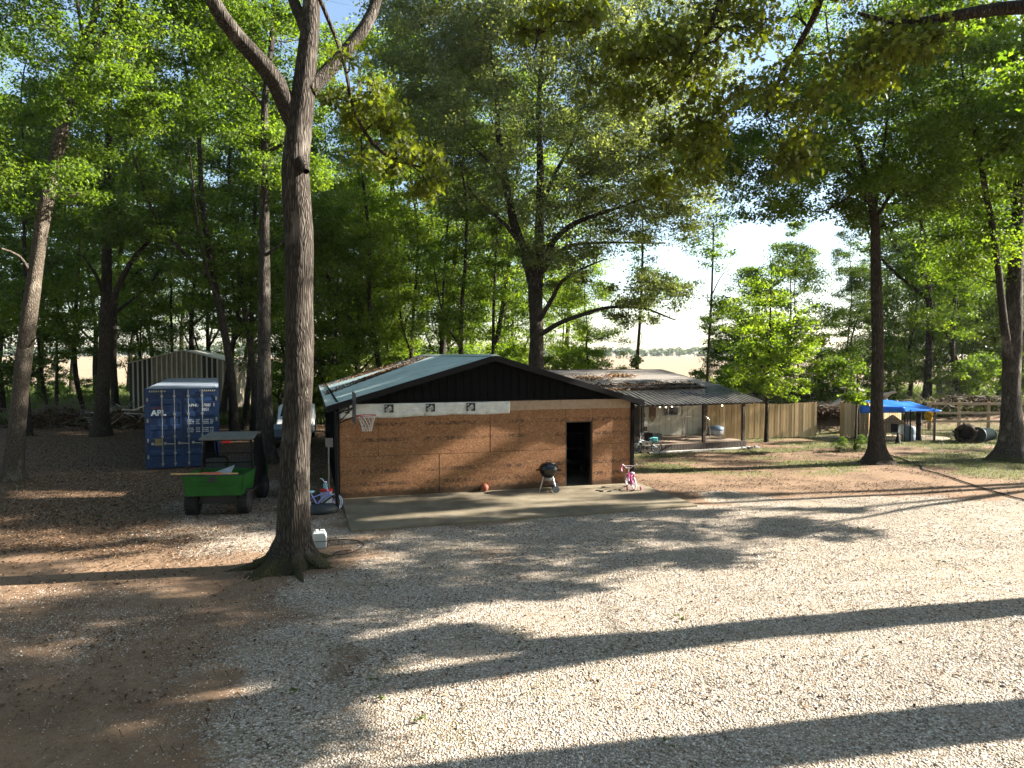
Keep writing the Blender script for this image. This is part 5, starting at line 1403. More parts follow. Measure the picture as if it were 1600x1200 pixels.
# ------------------------------------------------------------------ green utility vehicle (rear towards the viewer)
uv = gnd(335, 806); UTV = thing('utility_vehicle', 'green utility vehicle with cargo bed parked in shade before the blue container', 'utility vehicle', (uv.x, uv.y + .3, 0), R(7))
M_GREEN = simple('green_plastic', (.012, .085, .011), .55, var=.35, scale=3, spec=.25); M_DK = simple('dark_plastic', (.03, .03, .032), .55); M_GREYR = simple('grey_roof', (.11, .11, .105), .5)
WR = .31
for x in (-.64, .64):
    for y in (0.0, 2.0):
        w = MB(); prof = [(.0, -.13), (.16, -.13), (.24, -.15), (WR - .02, -.13), (WR, -.09), (WR, .09), (WR - .02, .13), (.24, .15), (.16, .13), (0, .13)]
        Mx = Matrix.Translation((x, y, WR)) @ Matrix.Rotation(math.pi / 2, 4, 'Y')
        w.lathe(prof, 26, Mx)
        for k in range(18):
            a = k * math.pi / 9
            for s in (-1, 1):
                w.box(WR - .01, WR + .018, -.03, .03, .01 if s > 0 else -.13, .13 if s > 0 else -.01, Mx @ Matrix.Rotation(a + s * .08, 4, 'Z'))
        wo_ = w.build('wheel', M_RUBBER, UTV)
        sx_ = 1 if x > 0 else -1
        MB().lathe([(0, -.145), (.15, -.14), (.16, .0), (0, .0)] if sx_ < 0 else [(0, 0), (.16, .0), (.15, .14), (0, .145)], 16, Mx).build('rim', M_DK, wo_)
mb = MB(); mb.box(-.45, .45, -.1, 2.3, .33, .47).box(-.62, .62, .85, 1.75, .36, .45).bar((-.6, 0, .31), (.6, 0, .31), .09).bar((-.6, 2, .31), (.6, 2, .31), .09)
mb.build('chassis', M_DK, UTV)
# bed: open box with flared sides
mb = MB()
BZ0, BZ1 = .60, 1.05
mb.box(-.60, .60, -.45, .75, BZ0 - .04, BZ0)
for s in (-1, 1):
    mb.add([(s * .68, -.48, BZ0 - .06), (s * .75, -.50, BZ1), (s * .75, .78, BZ1), (s * .68, .78, BZ0 - .06), (s * .64, -.46, BZ0 - .06), (s * .71, -.48, BZ1), (s * .71, .78, BZ1), (s * .64, .78, BZ0 - .06)], [(0, 1, 2, 3), (4, 7, 6, 5), (1, 5, 6, 2), (0, 4, 5, 1), (3, 2, 6, 7), (0, 3, 7, 4)])
mb.box(-.62, .62, .76, .80, BZ0, BZ1)
bed = mb.build('cargo_bed', M_GREEN, UTV, bevel=.012)
mb = MB(); mb.add([(-.66, -.50, BZ0 - .05), (.66, -.50, BZ0 - .05), (.725, -.52, BZ1 + .01), (-.725, -.52, BZ1 + .01), (-.66, -.465, BZ0 - .05), (.66, -.465, BZ0 - .05), (.725, -.485, BZ1 + .01), (-.725, -.485, BZ1 + .01)], [(0, 1, 2, 3), (4, 7, 6, 5), (0, 4, 5, 1), (1, 5, 6, 2), (2, 6, 7, 3), (3, 7, 4, 0)])
mb.box(-.52, .52, -.535, -.50, .80, .83).box(-.52, .52, -.535, -.50, .90, .92)
tg = mb.build('tailgate', M_GREEN, bed, bevel=.008)
box_obj('latch', M_DK, tg, -.08, .08, -.55, -.52, .90, 1.03, bevel=.01)
mb = MB(); mb.tube([(-.74, -.5, BZ1 + .02), (-.74, .79, BZ1 + .02), (.74, .79, BZ1 + .02), (.74, -.5, BZ1 + .02), (-.74, -.5, BZ1 + .02)], .018, 6); mb.build('bed_rail', M_DK, bed)
for x in (-.32, .32):
    box_obj('seat', M_DK, UTV, x - .27, x + .27, .98, 1.45, .62, .80, bevel=.04); box_obj('backrest', M_DK, UTV, x - .27, x + .27, .88, 1.0, .80, 1.32, bevel=.04)
mb = MB()
for x in (-.66, .66):
    mb.tube([(x, .86, .5), (x * .98, .86, 1.3), (x * .92, .9, 1.80), (x * .9, 1.5, 1.85), (x * .92, 2.0, 1.6), (x, 2.35, 1.0), (x, 2.4, .5)], .03, 8)
mb.tube([(-.61, .9, 1.80), (.61, .9, 1.80)], .028, 8).tube([(-.65, .87, 1.2), (.65, .87, 1.2)], .02, 6).tube([(-.63, .87, 1.45), (.63, .87, 1.45)], .016, 6)
mb.build('roll_cage', M_BLACK, UTV)
mb = MB()
for k in range(13): mb.box(-.60 + k * .1, -.594 + k * .1, .875, .881, 1.05, 1.45)
for k in range(4): mb.box(-.6, .6, .875, .88, 1.08 + k * .1, 1.086 + k * .1)
mb.build('rear_screen', M_BLACK, UTV)
mb = MB(); mb.add([(-.70, .72, 1.81), (.70, .72, 1.81), (.66, 1.6, 1.90), (-.66, 1.6, 1.90), (-.64, 2.0, 1.84), (.64, 2.0, 1.84), (-.70, .72, 1.87), (.70, .72, 1.87), (.66, 1.6, 1.96), (-.66, 1.6, 1.96), (-.64, 2.02, 1.90), (.64, 2.02, 1.90)],
    [(0, 1, 2, 3), (3, 2, 5, 4), (6, 9, 8, 7), (9, 10, 11, 8), (0, 6, 7, 1), (4, 5, 11, 10), (0, 3, 9, 6), (3, 4, 10, 9), (1, 7, 8, 2), (2, 8, 11, 5)])
mb.build('roof', M_GREYR, UTV, bevel=.02)
for s in (-1, 1):
    mb = MB(); mb.prism([(1.0, .5), (2.3, .5), (2.2, 1.1), (2.0, 1.55), (1.85, 1.8), (1.0, 1.8)], lambda a, b, d, s=s: Vector((s * .67 + d, a, b)), -.008, .008)
    mb.build('side_curtain', M_BLACK, UTV)
box_obj('tail_light', simple('red_lens', (.5, .02, .02), .3), UTV, -.10, .14, .68, .715, 1.74, 1.80, bevel=.01)
mb = MB(); mb.prism([(1.75, .45), (3.0, .45), (3.05, .75), (2.85, .95), (2.3, 1.05), (1.8, .95)], lambda a, b, d: Vector((d, a, b)), -.6, .6)
mb.build('hood', M_GREEN, UTV, bevel=.03)
MB().tube([(-.35 + .17 * math.cos(a * .5236), 1.62 + .06 * math.sin(a * .5236), 1.1 + .16 * math.sin(a * .5236)) for a in range(12)], .014, 6, closed=True).build('steering_wheel', M_BLACK, UTV)
for s in (-1, 1): MB().box(s * .60 - .05, s * .60 + .05, -.47, -.44, .55, .63).build('reflector', M_RED, UTV)
# things lying in the bed
rk = thing('rake', 'wooden-handled rake lying across the green cargo bed', 'rake', (uv.x, uv.y - .05, 1.09), 0)
MB().tube([(-.98, -.18, .02), (.66, -.05, .015)], .019, 8).build('handle', simple('ash_wood', (.50, .30, .13), .6), rk)
mb = MB(); mb.tube([(.02, -.10, .04), (.16, -.36, .055), (.3, -.36, .04)], .01, 5)
for k in range(9): mb.bar((-.22 + k * .055, -.12 + .02 * (k % 2), .045), (-.22 + k * .055, -.02, -.02), .008)
mb.bar((-.24, -.12, .045), (.26, -.12, .05), .03, .02)
mb.build('rake_head', simple('faded_red_paint', (.48, .09, .07), .6), rk)
mb = MB(); mb.add([(-.35, .05, .98), (.35, .0, 1.0), (.36, .45, 1.24), (.05, .4, 1.10), (-.3, .45, .99), (.38, .02, .97)], [(0, 1, 2, 3), (0, 3, 4), (1, 5, 2)])
tp = mb.build('grey_tarp_bundle', simple('grey_canvas', (.20, .22, .24), .8), None); tp.location = (uv.x, uv.y, 0)
sm_ = tp.modifiers.new('s', 'SOLIDIFY'); sm_.thickness = .02
tag(tp, 'crumpled grey canvas sheet sticking up in the green cargo bed', 'tarp')
# ------------------------------------------------------------------ house with porch
HANG = R(20); HU = Vector((math.cos(HANG), math.sin(HANG), 0)); HV = Vector((-HU.y, HU.x, 0))
h0 = gnd(1165, 699)                      # front right corner of the deck
house = thing('house', 'small cream-sided house with shingle roof, metal porch roof and wooden deck', 'house', (h0.x, h0.y, 0), HANG)
# local: x towards right (0 = right end of deck, negative to the left), y backwards
M_SIDING = None
t = NT('cream_siding'); v = t.coord(); n1 = t.noise(v, 2, 5)
M_SIDING = t.out(t.bsdf(t.ramp(n1, [(.3, (.42, .39, .32)), (.7, (.55, .52, .44))]), .7, bump=n1, bstr=.1))
t = NT('shingles'); v = t.coord()
br = t.n('TexBrick', Scale=1.0); t.l(t.coord((3.2, 7, 1)), br.inputs['Vector'])
br.inputs['Color1'].default_value = (.17, .155, .14, 1); br.inputs['Color2'].default_value = (.27, .25, .225, 1); br.inputs['Mortar'].default_value = (.08, .075, .07, 1)
br.inputs['Mortar Size'].default_value = .03; br.inputs['Bias'].default_value = 0
c = t.mix(t.math('MULTIPLY', t.noise(v, 1.2, 5), .5), br.outputs['Color'], (.20, .17, .14))
M_SHING = t.out(t.bsdf(c, .9, bump=br.outputs['Fac'], bstr=.4, bdist=.01))
def hx(px, Yoff=0):      # photo column -> local x on the front wall plane
    k = (px - 800) / F_PX; o = Vector((h0.x, h0.y, 0)) + HV * 3.0
    return (k * o.y - o.x) / (HU.x - k * HU.y)
M_WOOD_D = simple('dark_weathered_wood', (.045, .035, .028), .8)
M_DECK = simple('deck_boards', (.24, .18, .13), .75, var=.2, scale=5)
M_PINE = simple('pine_plank', (.42, .25, .11), .7)
DZ, WY, WX1, WX0 = .30, 3.0, hx(1100), -12.0
print('WX1', WX1)
# deck boards
mb = MB()
for i in range(21):
    y = .02 + i * .145
    mb.box(-8.0, 0, y, y + .135, DZ - .04, DZ)
mb.build('deck', M_DECK, house)
mb = MB(); mb.box(-8, 0, -.02, .018, .02, DZ - .002)
for i in range(54): mb.box(-8 + i * .148, -8 + i * .148 + .13, -.045, -.021, .0, DZ - .02)
mb.box(-.03, .0, .02, 3.05, .02, DZ - .042); mb.build('deck_skirt', M_WOOD_D, house)
# walls
mb = MB(); mb.box(WX0, WX1, WY, WY + .1, 0, 2.55); mb.box(WX1 - .1, WX1, WY + .1, WY + 8, 0, 2.55); mb.box(WX0, WX0 + .1, WY + .1, WY + 8, 0, 2.55); mb.box(WX0, WX1, WY + 7.9, WY + 8, 0, 2.55)
for i in range(32):
    x = WX1 - .02 - i * .305
    mb.box(x - .28, x, WY - .014, WY - .001, DZ, 2.5)
mb.prism([(WY, 2.55), (WY + 8, 2.55), (WY + 4, 3.15)], lambda a, b, d: Vector((d, a, b)), WX1 - .1, WX1 - .001)
mb.build('wall', M_SIDING, house)
MB().box(WX1 - .10, WX1 + .03, WY - .04, WY + .09, DZ, 2.45).build('corner_board', simple('grey_trim', (.30, .29, .27), .7), house)
d0_, d1_ = hx(989.5), hx(1000)
dr = MB().box(d0_ - .9, d1_, WY - .03, WY - .016, DZ, 2.35).build('door', M_WOOD_D, house)
w0, w1 = hx(1036), hx(1067)
win = MB()
for a, b, c_, d_ in ((w0, w1, 1.64, 1.69), (w0, w1, 1.23, 1.28)): win.box(a, b, WY - .045, WY - .016, c_, d_)
for x in (w0, w0 + .26, w1 - .05, w1 - .3): win.box(x, x + .045, WY - .044, WY - .017, 1.28, 1.64)
wf = win.build('window', simple('window_frame_grey', (.33, .32, .3), .6), house)
box_obj('pane', simple('dark_glass', (.015, .018, .02), .12, spec=.6, bstr=0), wf, w0 + .01, w1 - .01, WY - .026, WY - .018, 1.26, 1.66)
box_obj('curtain', simple('curtain_pale', (.45, .44, .4), .8), wf, w1 - .27, w1 - .06, WY - .034, WY - .0265, 1.26, 1.65)
sx0, sx1 = hx(1015), hx(1024.5)
sg = thing('wall_plaque', 'brown shield-shaped wooden plaque on the cream porch wall', 'plaque', tuple(Vector((h0.x, h0.y, 0)) + HU * ((sx0 + sx1) / 2) + HV * (WY - .03)), HANG)
mb = MB(); w = (sx1 - sx0) / 2
mb.prism([(-w, 1.8), (w, 1.8), (w, 1.18), (w * .5, 1.09), (0, .95), (-w * .5, 1.09), (-w, 1.18)], lambda a, b, d: Vector((a, d, b)), -.02, .012); mb.build('board', M_PINE if False else simple('brown_board', (.16, .10, .06), .7), sg)
mb = MB()
for z in (1.7, 1.56, 1.42, 1.28): mb.box(-w * .8, w * .8, -.026, -.0205, z, z + .02)
mb.build('slat_groove', M_WOOD_D, sg)
for px, z, lb in ((1005, 1.30, 'small dark wall box high on the cream wall left of the plaque'), (1008, .66, 'small dark wall box low on the cream wall left of the plaque')):
    p = Vector((h0.x, h0.y, 0)) + HU * hx(px) + HV * (WY - .05)
    wb_ = thing('wall_box', lb, 'wall box', (p.x, p.y, z), HANG)
    box_obj('case', M_WOOD_D, wb_, -.09, .09, -.03, .034, -.1, .1, bevel=.01); box_obj('cover', simple('rust_cover', (.14, .07, .04), .6), wb_, -.05, .05, -.04, -.031, -.06, .06)
# roofs
def quadslab(mb, P4, th):
    a = [Vector(p) for p in P4]; n = (a[1] - a[0]).cross(a[3] - a[0]).normalized()
    if n.z < 0: n = -n
    vs = a + [p + n * th for p in a]
    mb.add(vs, [(0, 1, 2, 3), (4, 7, 6, 5), (0, 4, 5, 1), (1, 5, 6, 2), (2, 6, 7, 3), (3, 7, 4, 0)])
RY, RZ = WY + 4.2, 3.30
mb = MB()
quadslab(mb, [(WX0 - .3, 1.9, 2.60), (WX1 + .25, 1.9, 2.60), (WX1 + .25, RY, RZ), (WX0 - .3, RY, RZ)], .05)
quadslab(mb, [(WX0 - .3, RY + .005, RZ), (WX1 + .25, RY + .005, RZ), (WX1 + .25, WY + 8.4, 2.5), (WX0 - .3, WY + 8.4, 2.5)], .05)
mb.build('shingle_roof', M_SHING, house)
mb = MB(); mb.box(WX0 - .3, WX1 - 1.4, RY - .12, RY + .12, RZ + .02, RZ + .075); mb.build('ridge_cap', M_WOOD_D, house)
t = NT('porch_metal'); n1 = t.noise(t.coord(), 2, 4)
M_PORCH = t.out(t.bsdf(t.ramp(n1, [(.3, (.06, .058, .055)), (.7, (.15, .145, .135))]), .5, .3, spec=.35))
mb = MB()
EF, ER = -.45, .55           # eave front y, right end x
zt, ze = 2.58, 2.03
XR_top = WX1 + .30
nrib = 40
def edge_x(f): return XR_top + (ER - XR_top) * f     # f: 0 top, 1 eave
for i in range(nrib):
    a, b = i / nrib, (i + .8) / nrib
    L0 = -8.6
    for (p, q, dz) in ((i / nrib, (i + .62) / nrib, 0), ((i + .62) / nrib, (i + 1) / nrib, .035)):
        xt0, xt1 = L0 + (XR_top - L0) * p, L0 + (XR_top - L0) * q
        xe0, xe1 = L0 + (ER - L0) * p, L0 + (ER - L0) * q
        quadslab(mb, [(xe0, EF, ze + dz), (xe1, EF, ze + dz), (xt1, 2.3, zt + .10 + dz), (xt0, 2.3, zt + .10 + dz)], .012)
mb.build('porch_roof', M_PORCH, house)
mb = MB(); mb.bar((-8.4, .02, ze - .02), (.35, .02, ze - .02), .06, .16); mb.bar((.12, .05, ze - .03), (-1.6, 2.8, 2.35), .05, .12)
for i in range(14): mb.bar((-8 + i * .62, -.36, ze - .03), (-8 + i * .62, .2, ze + .06), .045, .09)
mb.build('porch_beam', M_WOOD_D, house)
for x in (hx(1161) if False else -.08, -2.15, -5.2):
    box_obj('porch_post', M_WOOD_D, house, x - .06, x + .06, .03, .15, DZ, ze - .08)
# leaf drift in the roof valley
r = np.random.RandomState(16); n = 5000
n = 1700; xx = -6.6 + 5.6 * r.rand(n) ** .9; yv = 1.6 + 1.6 * r.rand(n) * r.rand(n)
zz = np.where(yv < 1.9, ze + (zt + .1 - ze) * (yv - EF) / (2.3 - EF), 2.66 + (RZ - 2.6) * (yv - 1.9) / (RY - 1.9)) + .05
V, Fq = flakes(xx, yv, zz, .11, r)
n2_ = 700; x2 = np.concatenate([-3.6 + .35 * r.normal(size=350), -5.5 + .5 * r.normal(size=350)]); y2 = np.concatenate([5 + .25 * r.normal(size=350), 4.4 + .4 * r.normal(size=350)]); z2 = 2.67 + (RZ - 2.6) * (y2 - 1.9) / (RY - 1.9) + .03
V2_, F2_ = flakes(x2, y2, z2, .12, r)
lo = np_mesh('roof_leaf_litter', np.concatenate([V, V2_]), np.concatenate([Fq, F2_ + len(V)]), M_LITTER, None, attr={'v': ('FACE', np.concatenate([r.rand(len(Fq)), .8 + .2 * r.rand(n2_)]))})
lo.location = house.location; lo.rotation_euler = (0, 0, HANG)
tag(lo, 'dead leaves drifted on the house roof above the porch', 'leaf litter', kind='stuff')
def HP(x, y, z): p = Vector((h0.x, h0.y, 0)) + HU * x + HV * y; return (p.x, p.y, z)
# string lights
sl_ = thing('string_lights', 'string of small lit bulbs under the porch roof', 'string lights', HP(0, .5, 0), HANG)
mb = MB(); pts = []
for i in range(60):
    f = i / 59; pts.append((-6 + 5.9 * f, 0, 2.0 - .10 * abs(math.sin(f * math.pi * 4))))
mb.tube(pts, .006, 4); mb.build('wire', M_BLACK, sl_)
t = NT('warm_bulb'); e = t.n('Emission', Strength=2.5); e.inputs[0].default_value = (1, .72, .4, 1); M_BULB = t.out(e.outputs[0])
for i in (16, 19, 22, 25, 44, 51): MB().lathe([(0, -.04), (.028, -.02), (.03, 0), (.012, .03), (0, .03)], 10, Matrix.Translation(Vector(pts[i]) + Vector((0, 0, -.04)))).build('bulb', M_BULB, sl_, smooth=True)
# things on the deck
bn = thing('grey_bin', 'round pale blue and silver bin at the right end of the porch wall', 'bin', HP(hx(1096) + .45, WY - .55, DZ), HANG)
MB().lathe([(0, 0), (.30, 0), (.36, .05), (.38, .22), (0, .22)], 20).build('tub', simple('white_tub', (.5, .5, .52), .35), bn, smooth=False)
MB().lathe([(0, .221), (.385, .221), (.37, .36), (.26, .43), (0, .45)], 20).build('lid', simple('pale_blue_lid', (.22, .30, .42), .3), bn, smooth=True)
bx_ = thing('storage_crate', 'black open crate standing on the porch deck', 'crate', HP(-3.9, 1.6, DZ), HANG)
MB().box(-.45, .0, -.2, .2, 0, .34).build('crate_body', M_BLACK, bx_, bevel=.02)
MB().box(.005, .5, -.18, .18, 0, .28).build('side_crate', simple('slate_box', (.06, .07, .09), .5), bx_, bevel=.02)
bnc = thing('bench', 'low pine plank bench on the porch deck behind the teal bicycle', 'bench', HP(-5.6, 1.5, DZ), HANG)
box_obj('seat', M_PINE, bnc, -.75, .75, -.16, .16, .26, .30, bevel=.004)
for x in (-.6, .55): box_obj('leg', M_PINE, bnc, x, x + .06, -.13, .13, 0, .259)
rkf = thing('metal_stand', 'thin pale metal frame stand on the deck before the picket fence', 'stand', HP(-1.5, 2.0, DZ), HANG)
mb = MB(); mb.tube([(-.4, 0, 0), (-.45, 0, .8), (-.3, 0, .95), (.8, 0, .93), (1.0, 0, .8), (1.05, 0, 0)], .018, 6).tube([(-.3, .3, 0), (-.3, .02, .9)], .014, 5).tube([(1.0, .3, 0), (.85, .02, .9)], .014, 5); mb.build('frame', M_CHROME, rkf)
# concrete strip before the deck and oddments
mb = MB(); q = [gnd(1015, 709), gnd(1170, 701), gnd(1172, 698), gnd(1015, 704)]
mb.prism([(p.x, p.y) for p in q], lambda a, b, d: Vector((a, b, d)), -.1, .035); tag(mb.build('walkway', simple('walk_concrete', (.36, .34, .31), .85)), kind='structure')
p_ = gnd(1170, 702); sh = thing('shoe_pile', 'dark oddments lying at the right corner of the porch deck', 'clutter', (p_.x, p_.y, .03), .3)
for i, (x, y, w, h) in enumerate(((-.2, 0, .28, .09), (.15, .1, .34, .07), (.42, -.05, .26, .12), (-.05, -.18, .2, .06))):
    MB().prism([(-w / 2, 0), (w / 2, 0), (w / 2, h * .5), (0, h * .6), (-w * .2, h), (-w / 2, h)], lambda a, b, d, x=x, y=y: Vector((x + a, y + d, b)), 0, .1).build('shoe', M_BLACK if i % 2 else M_CHROME, sh, bevel=.01)

# ------------------------------------------------------------------ picket fence
t = NT('cedar_picket'); v = t.coord(); a = t.n('Attribute', _attribute_name='v')
c = t.ramp(a.outputs['Fac'], [(0, (.34, .23, .11)), (.5, (.54, .38, .20)), (1, (.66, .50, .30))])
n1 = t.noise(t.coord((12, 12, 1.2)), 2, 5)
c = t.mix(t.math('MULTIPLY', n1, .6), c, (.25, .17, .09))
M_CEDAR = t.out(t.bsdf(c, .8, bump=n1, bstr=.2, bdist=.01))
def picket_run(p0, p1, label, height=1.72, seed=1, wobble=True):
    p0, p1 = Vector(p0), Vector(p1); d = p1 - p0; L = d.length; ang = math.atan2(d.y, d.x); r_ = random.Random(seed)
    f = thing('picket_fence', label, 'fence', (p0.x, p0.y, 0), ang)
    n = int(L / .155)
    V, Fc, A_ = [], [], []
    for i in range(n):
        x = i * L / n; w = L / n - .018; z = height + r_.uniform(-.02, .02) + .04 * math.sin(i * .19)
        y = r_.uniform(-.006, .006)
        bx = [(x, y, .03), (x + w, y, .03), (x + w, y, z - .03), (x + w - .025, y, z), (x + .025, y, z), (x, y, z - .03)]
        m_ = MB()
        o = MB(); o.add([(a, b, c_) for a, b, c_ in bx] + [(a, b + .018, c_) for a, b, c_ in bx], [(0, 1, 2, 3, 4, 5), (11, 10, 9, 8, 7, 6)] + [(k, k + 6, (k + 1) % 6 + 6, (k + 1) % 6) for k in range(6)])
        ob = o.build('picket', M_CEDAR, f) if i < 100 else None
        if ob:
            at_ = ob.data.attributes.new('v', 'FLOAT', 'FACE'); at_.data.foreach_set('value', [r_.random()] * len(ob.data.polygons))
    for z in (.3, .95, 1.5):
        MB().box(0, L, .026, .062, z, z + .085).build('rail', M_CEDAR, f)
    k = 0
    while k <= L:
        MB().box(k, k + .09, .064, .15, 0, height + .08).build('post', M_CEDAR, f); k += 2.4
    return f
fa, fb = gnd(1106, 688), gnd(1276, 683)
picket_run(fa, fb, 'sunlit pale picket fence running from the porch to the gate gap', seed=1, height=1.74)
fc, fd = gnd(1314, 683), gnd(1356, 683)
picket_run(fc, fd, 'short picket fence section right of the gate gap, before the sapling', seed=2, height=1.70)
fe, ff = gnd(1357, 678), gnd(1408, 674)
picket_run(fe, ff, 'picket fence piece behind the blue tarp shelter and yard tree', seed=3, height=1.6)
p_ = gnd(1313, 690)
tg_ = MB().box(-.55, .6, -.05, .04, 0, .05).build('threshold_board', simple('grey_board', (.38, .36, .33), .8)); tg_.location = (gnd(1294, 684).x, gnd(1294, 684).y, .0); tg_.rotation_euler = (0, 0, .05)
tag(tg_, 'pale board lying across the gate gap in the fence', 'board')

# three-rail fence
M_RAILW = simple('rail_wood', (.34, .25, .16), .8)
ra, rb = gnd(1452, 672), gnd(1668, 672)
d_ = rb - ra; rf_ = thing('rail_fence', 'three-rail wooden fence behind the hollow log at the right', 'fence', (ra.x, ra.y, 0), math.atan2(d_.y, d_.x))
L = d_.length; k = 0
while k <= L + .1:
    MB().box(k - .06, k + .06, -.06, .06, 0, 1.56).build('post', M_RAILW, rf_); k += L / 4.7
for z in (.42, .88, 1.38): MB().box(-.2, L, -.10, -.062, z, z + .13).build('rail', M_RAILW, rf_)

# ------------------------------------------------------------------ blue tarp shelter
q0 = gnd(1413, 690); sh = thing('tarp_shelter', 'black wire-panel pen with a sagging bright blue tarp roof', 'shelter', (q0.x, q0.y, 0), R(4))
SW, SD, SHh = 1.75, 2.4, 1.55
posts = [(-1.75, .9), (0, 0), (.28, .0), (1.45, .0), (1.72, .3), (0, SD), (1.7, SD), (-1.75, SD)]
for x, y in posts: MB().tube([(x, y, 0), (x, y, SHh - .03)], .028, 8).build('post', M_BLACK, sh)
def wire(mb, a, b, z0, z1, nx_, nz_):
    a, b = Vector(a), Vector(b)
    for i in range(nx_ + 1):
        p = a + (b - a) * i / nx_; mb.bar((p.x, p.y, z0), (p.x, p.y, z1), .006)
    for j in range(nz_ + 1):
        z = z0 + (z1 - z0) * j / nz_; mb.bar((a.x, a.y, z), (b.x, b.y, z), .006)
mb = MB(); wire(mb, (0, 0, 0), (1.45, 0, 0), .05, 1.45, 18, 14); wire(mb, (1.45, 0, 0), (1.7, SD, 0), .05, 1.45, 20, 10); wire(mb, (0, SD, 0), (1.7, SD, 0), .05, 1.45, 16, 10); wire(mb, (-1.75, .9, 0), (0, 0, 0), .05, 1.45, 18, 10)
mb.build('wire_panel', M_BLACK, sh)
t = NT('blue_tarp'); n1 = t.noise(t.coord(), 6, 4)
bb_ = t.bsdf(t.ramp(n1, [(.3, (.01, .12, .50)), (.7, (.02, .20, .68))]), .45, bump=n1, bstr=.3, bdist=.03, spec=.4)
tr_ = t.n('BsdfTranslucent'); tr_.inputs[0].default_value = (.02, .15, .6, 1); mx_ = t.n('MixShader'); mx_.inputs[0].default_value = .25; t.l(bb_, mx_.inputs[1]); t.l(tr_.outputs[0], mx_.inputs[2]); M_TARP = t.out(mx_.outputs[0])
mb = MB(); nu, nv = 18, 12; vs = []
for i in range(nu + 1):
    for j in range(nv + 1):
        u, w = i / nu, j / nv
        x = -.75 * (1 - u) * (1 - .55 * (1 - w)) + 1.80 * u; y = -.05 + (SD + .15) * w
        z = SHh - .02 + .24 * w - .05 * u * (1 - w) - .08 * math.sin(u * math.pi) * (1 - w) - .03 * math.sin(u * 9) + (.06 * w * (1 - u))
        vs.append((x, y, z))
mb.add(vs, [(i * (nv + 1) + j, (i + 1) * (nv + 1) + j, (i + 1) * (nv + 1) + j + 1, i * (nv + 1) + j + 1) for i in range(nu) for j in range(nv)])
tq = mb.build('tarp_roof', M_TARP, sh, smooth=True); s_ = tq.modifiers.new('s', 'SOLIDIFY'); s_.thickness = .01
mb = MB(); vs = []
for i in range(13):
    for j in range(6):
        u, w = i / 12, j / 5
        x = -1.75 + 1.72 * u; y = .86 * (1 - u) + .02 * math.sin(i * 1.7 + j) - .04
        z = 1.66 - .02 * u - (.36 - .10 * u) * w
        vs.append((x, y, z))
mb.add(vs, [(i * 6 + j, (i + 1) * 6 + j, (i + 1) * 6 + j + 1, i * 6 + j + 1) for i in range(12) for j in range(5)])
tq = mb.build('tarp_side', M_TARP, sh, smooth=True); s_ = tq.modifiers.new('s', 'SOLIDIFY'); s_.thickness = .01
def at_pen(px, py): return gnd(px, py)
p_ = gnd(1425, 690); brl = thing('plastic_barrel', 'pale grey-blue plastic barrel standing inside the wire pen', 'barrel', (p_.x + .02, p_.y + .35, 0), 0)
MB().lathe([(0, 0), (.25, 0), (.29, .06), (.30, .3), (.285, .34), (.30, .38), (.30, .62), (.25, .72), (.1, .74), (0, .74)], 20).build('drum', simple('grey_blue_plastic', (.22, .27, .32), .5), brl, smooth=True)
MB().lathe([(.09, .735), (.09, .78), (0, .785)], 12).build('cap', M_WHITE, brl)
p_ = gnd(1441, 690); pil = thing('dark_planter', 'dark narrow pedestal beside the pale barrel in the pen', 'pedestal', (p_.x + .1, p_.y + .5, 0), 0)
MB().lathe([(0, 0), (.17, 0), (.15, .1), (.11, .3), (.10, .7), (.14, .8), (.11, 1.0), (.13, 1.3), (0, 1.3)], 14).build('column', M_BLACK, pil)
MB().lathe([(.0, 1.301), (.12, 1.301), (.10, 1.42), (0, 1.42)], 12).build('top', M_DK, pil)
p_ = gnd(1452, 690); Yw = p_.y; w_ = thing('flower_wreath', 'yellow flower bunch hanging at the corner of the wire pen', 'flowers', tuple(at(1451, 650, Yw - .12)), 0)
r = np.random.RandomState(9)
aa = r.rand(260) * 6.28; rd = .06 + .13 * r.rand(260)
C = np.stack([rd * np.cos(aa), r.normal(size=260) * .03, rd * np.sin(aa) * 1.15], -1)
V, Fq, tone = leaf_cloud(C, np.full(260, .03), 3, .085, r)
np_mesh('petals', V, Fq, leaf_mat('yellow_petal', [(0, (.35, .18, .01)), (.6, (.62, .40, .02)), (1, (.72, .55, .08))], .25, (1, .9, .3)), w_, attr={'v': ('FACE', tone)})
MB().tube([(.1 * math.cos(k * .5236), 0, .11 * math.sin(k * .5236)) for k in range(12)], .012, 6, closed=True).build('ring', M_WOOD_D, w_)
p_ = gnd(1401, 685); dh = thing('dog_house', 'small wooden gabled coop beneath the blue tarp', 'coop', (p_.x, p_.y + .3, 0), R(-22))
M_TAN = simple('tan_board', (.36, .26, .15), .8)
mb = MB(); mb.box(-.42, .42, -.3, .5, .25, .75).box(-.4, -.34, -.28, -.22, 0, .25).box(.34, .4, -.28, -.22, 0, .25).box(-.4, -.34, .4, .46, 0, .25).box(.34, .4, .4, .46, 0, .25)
mb.prism([(-.42, .75), (.42, .75), (0, 1.06)], lambda a, b, d: Vector((a, d, b)), -.3, .5); mb.build('body', M_TAN, dh)
mb = MB(); quadslab(mb, [(-.52, -.4, .69), (-.52, .6, .69), (0, .6, 1.08), (0, -.4, 1.08)], .03); quadslab(mb, [(.52, -.4, .69), (.52, .6, .69), (.002, .6, 1.08), (.002, -.4, 1.08)], .03); mb.build('roof', M_BLACK, dh)
mb = MB(); mb.bar((-.5, -.41, .69), (0, -.41, 1.09), .025, .05).bar((.5, -.41, .69), (0, -.41, 1.09), .025, .05); mb.build('bargeboard', M_PINE, dh)
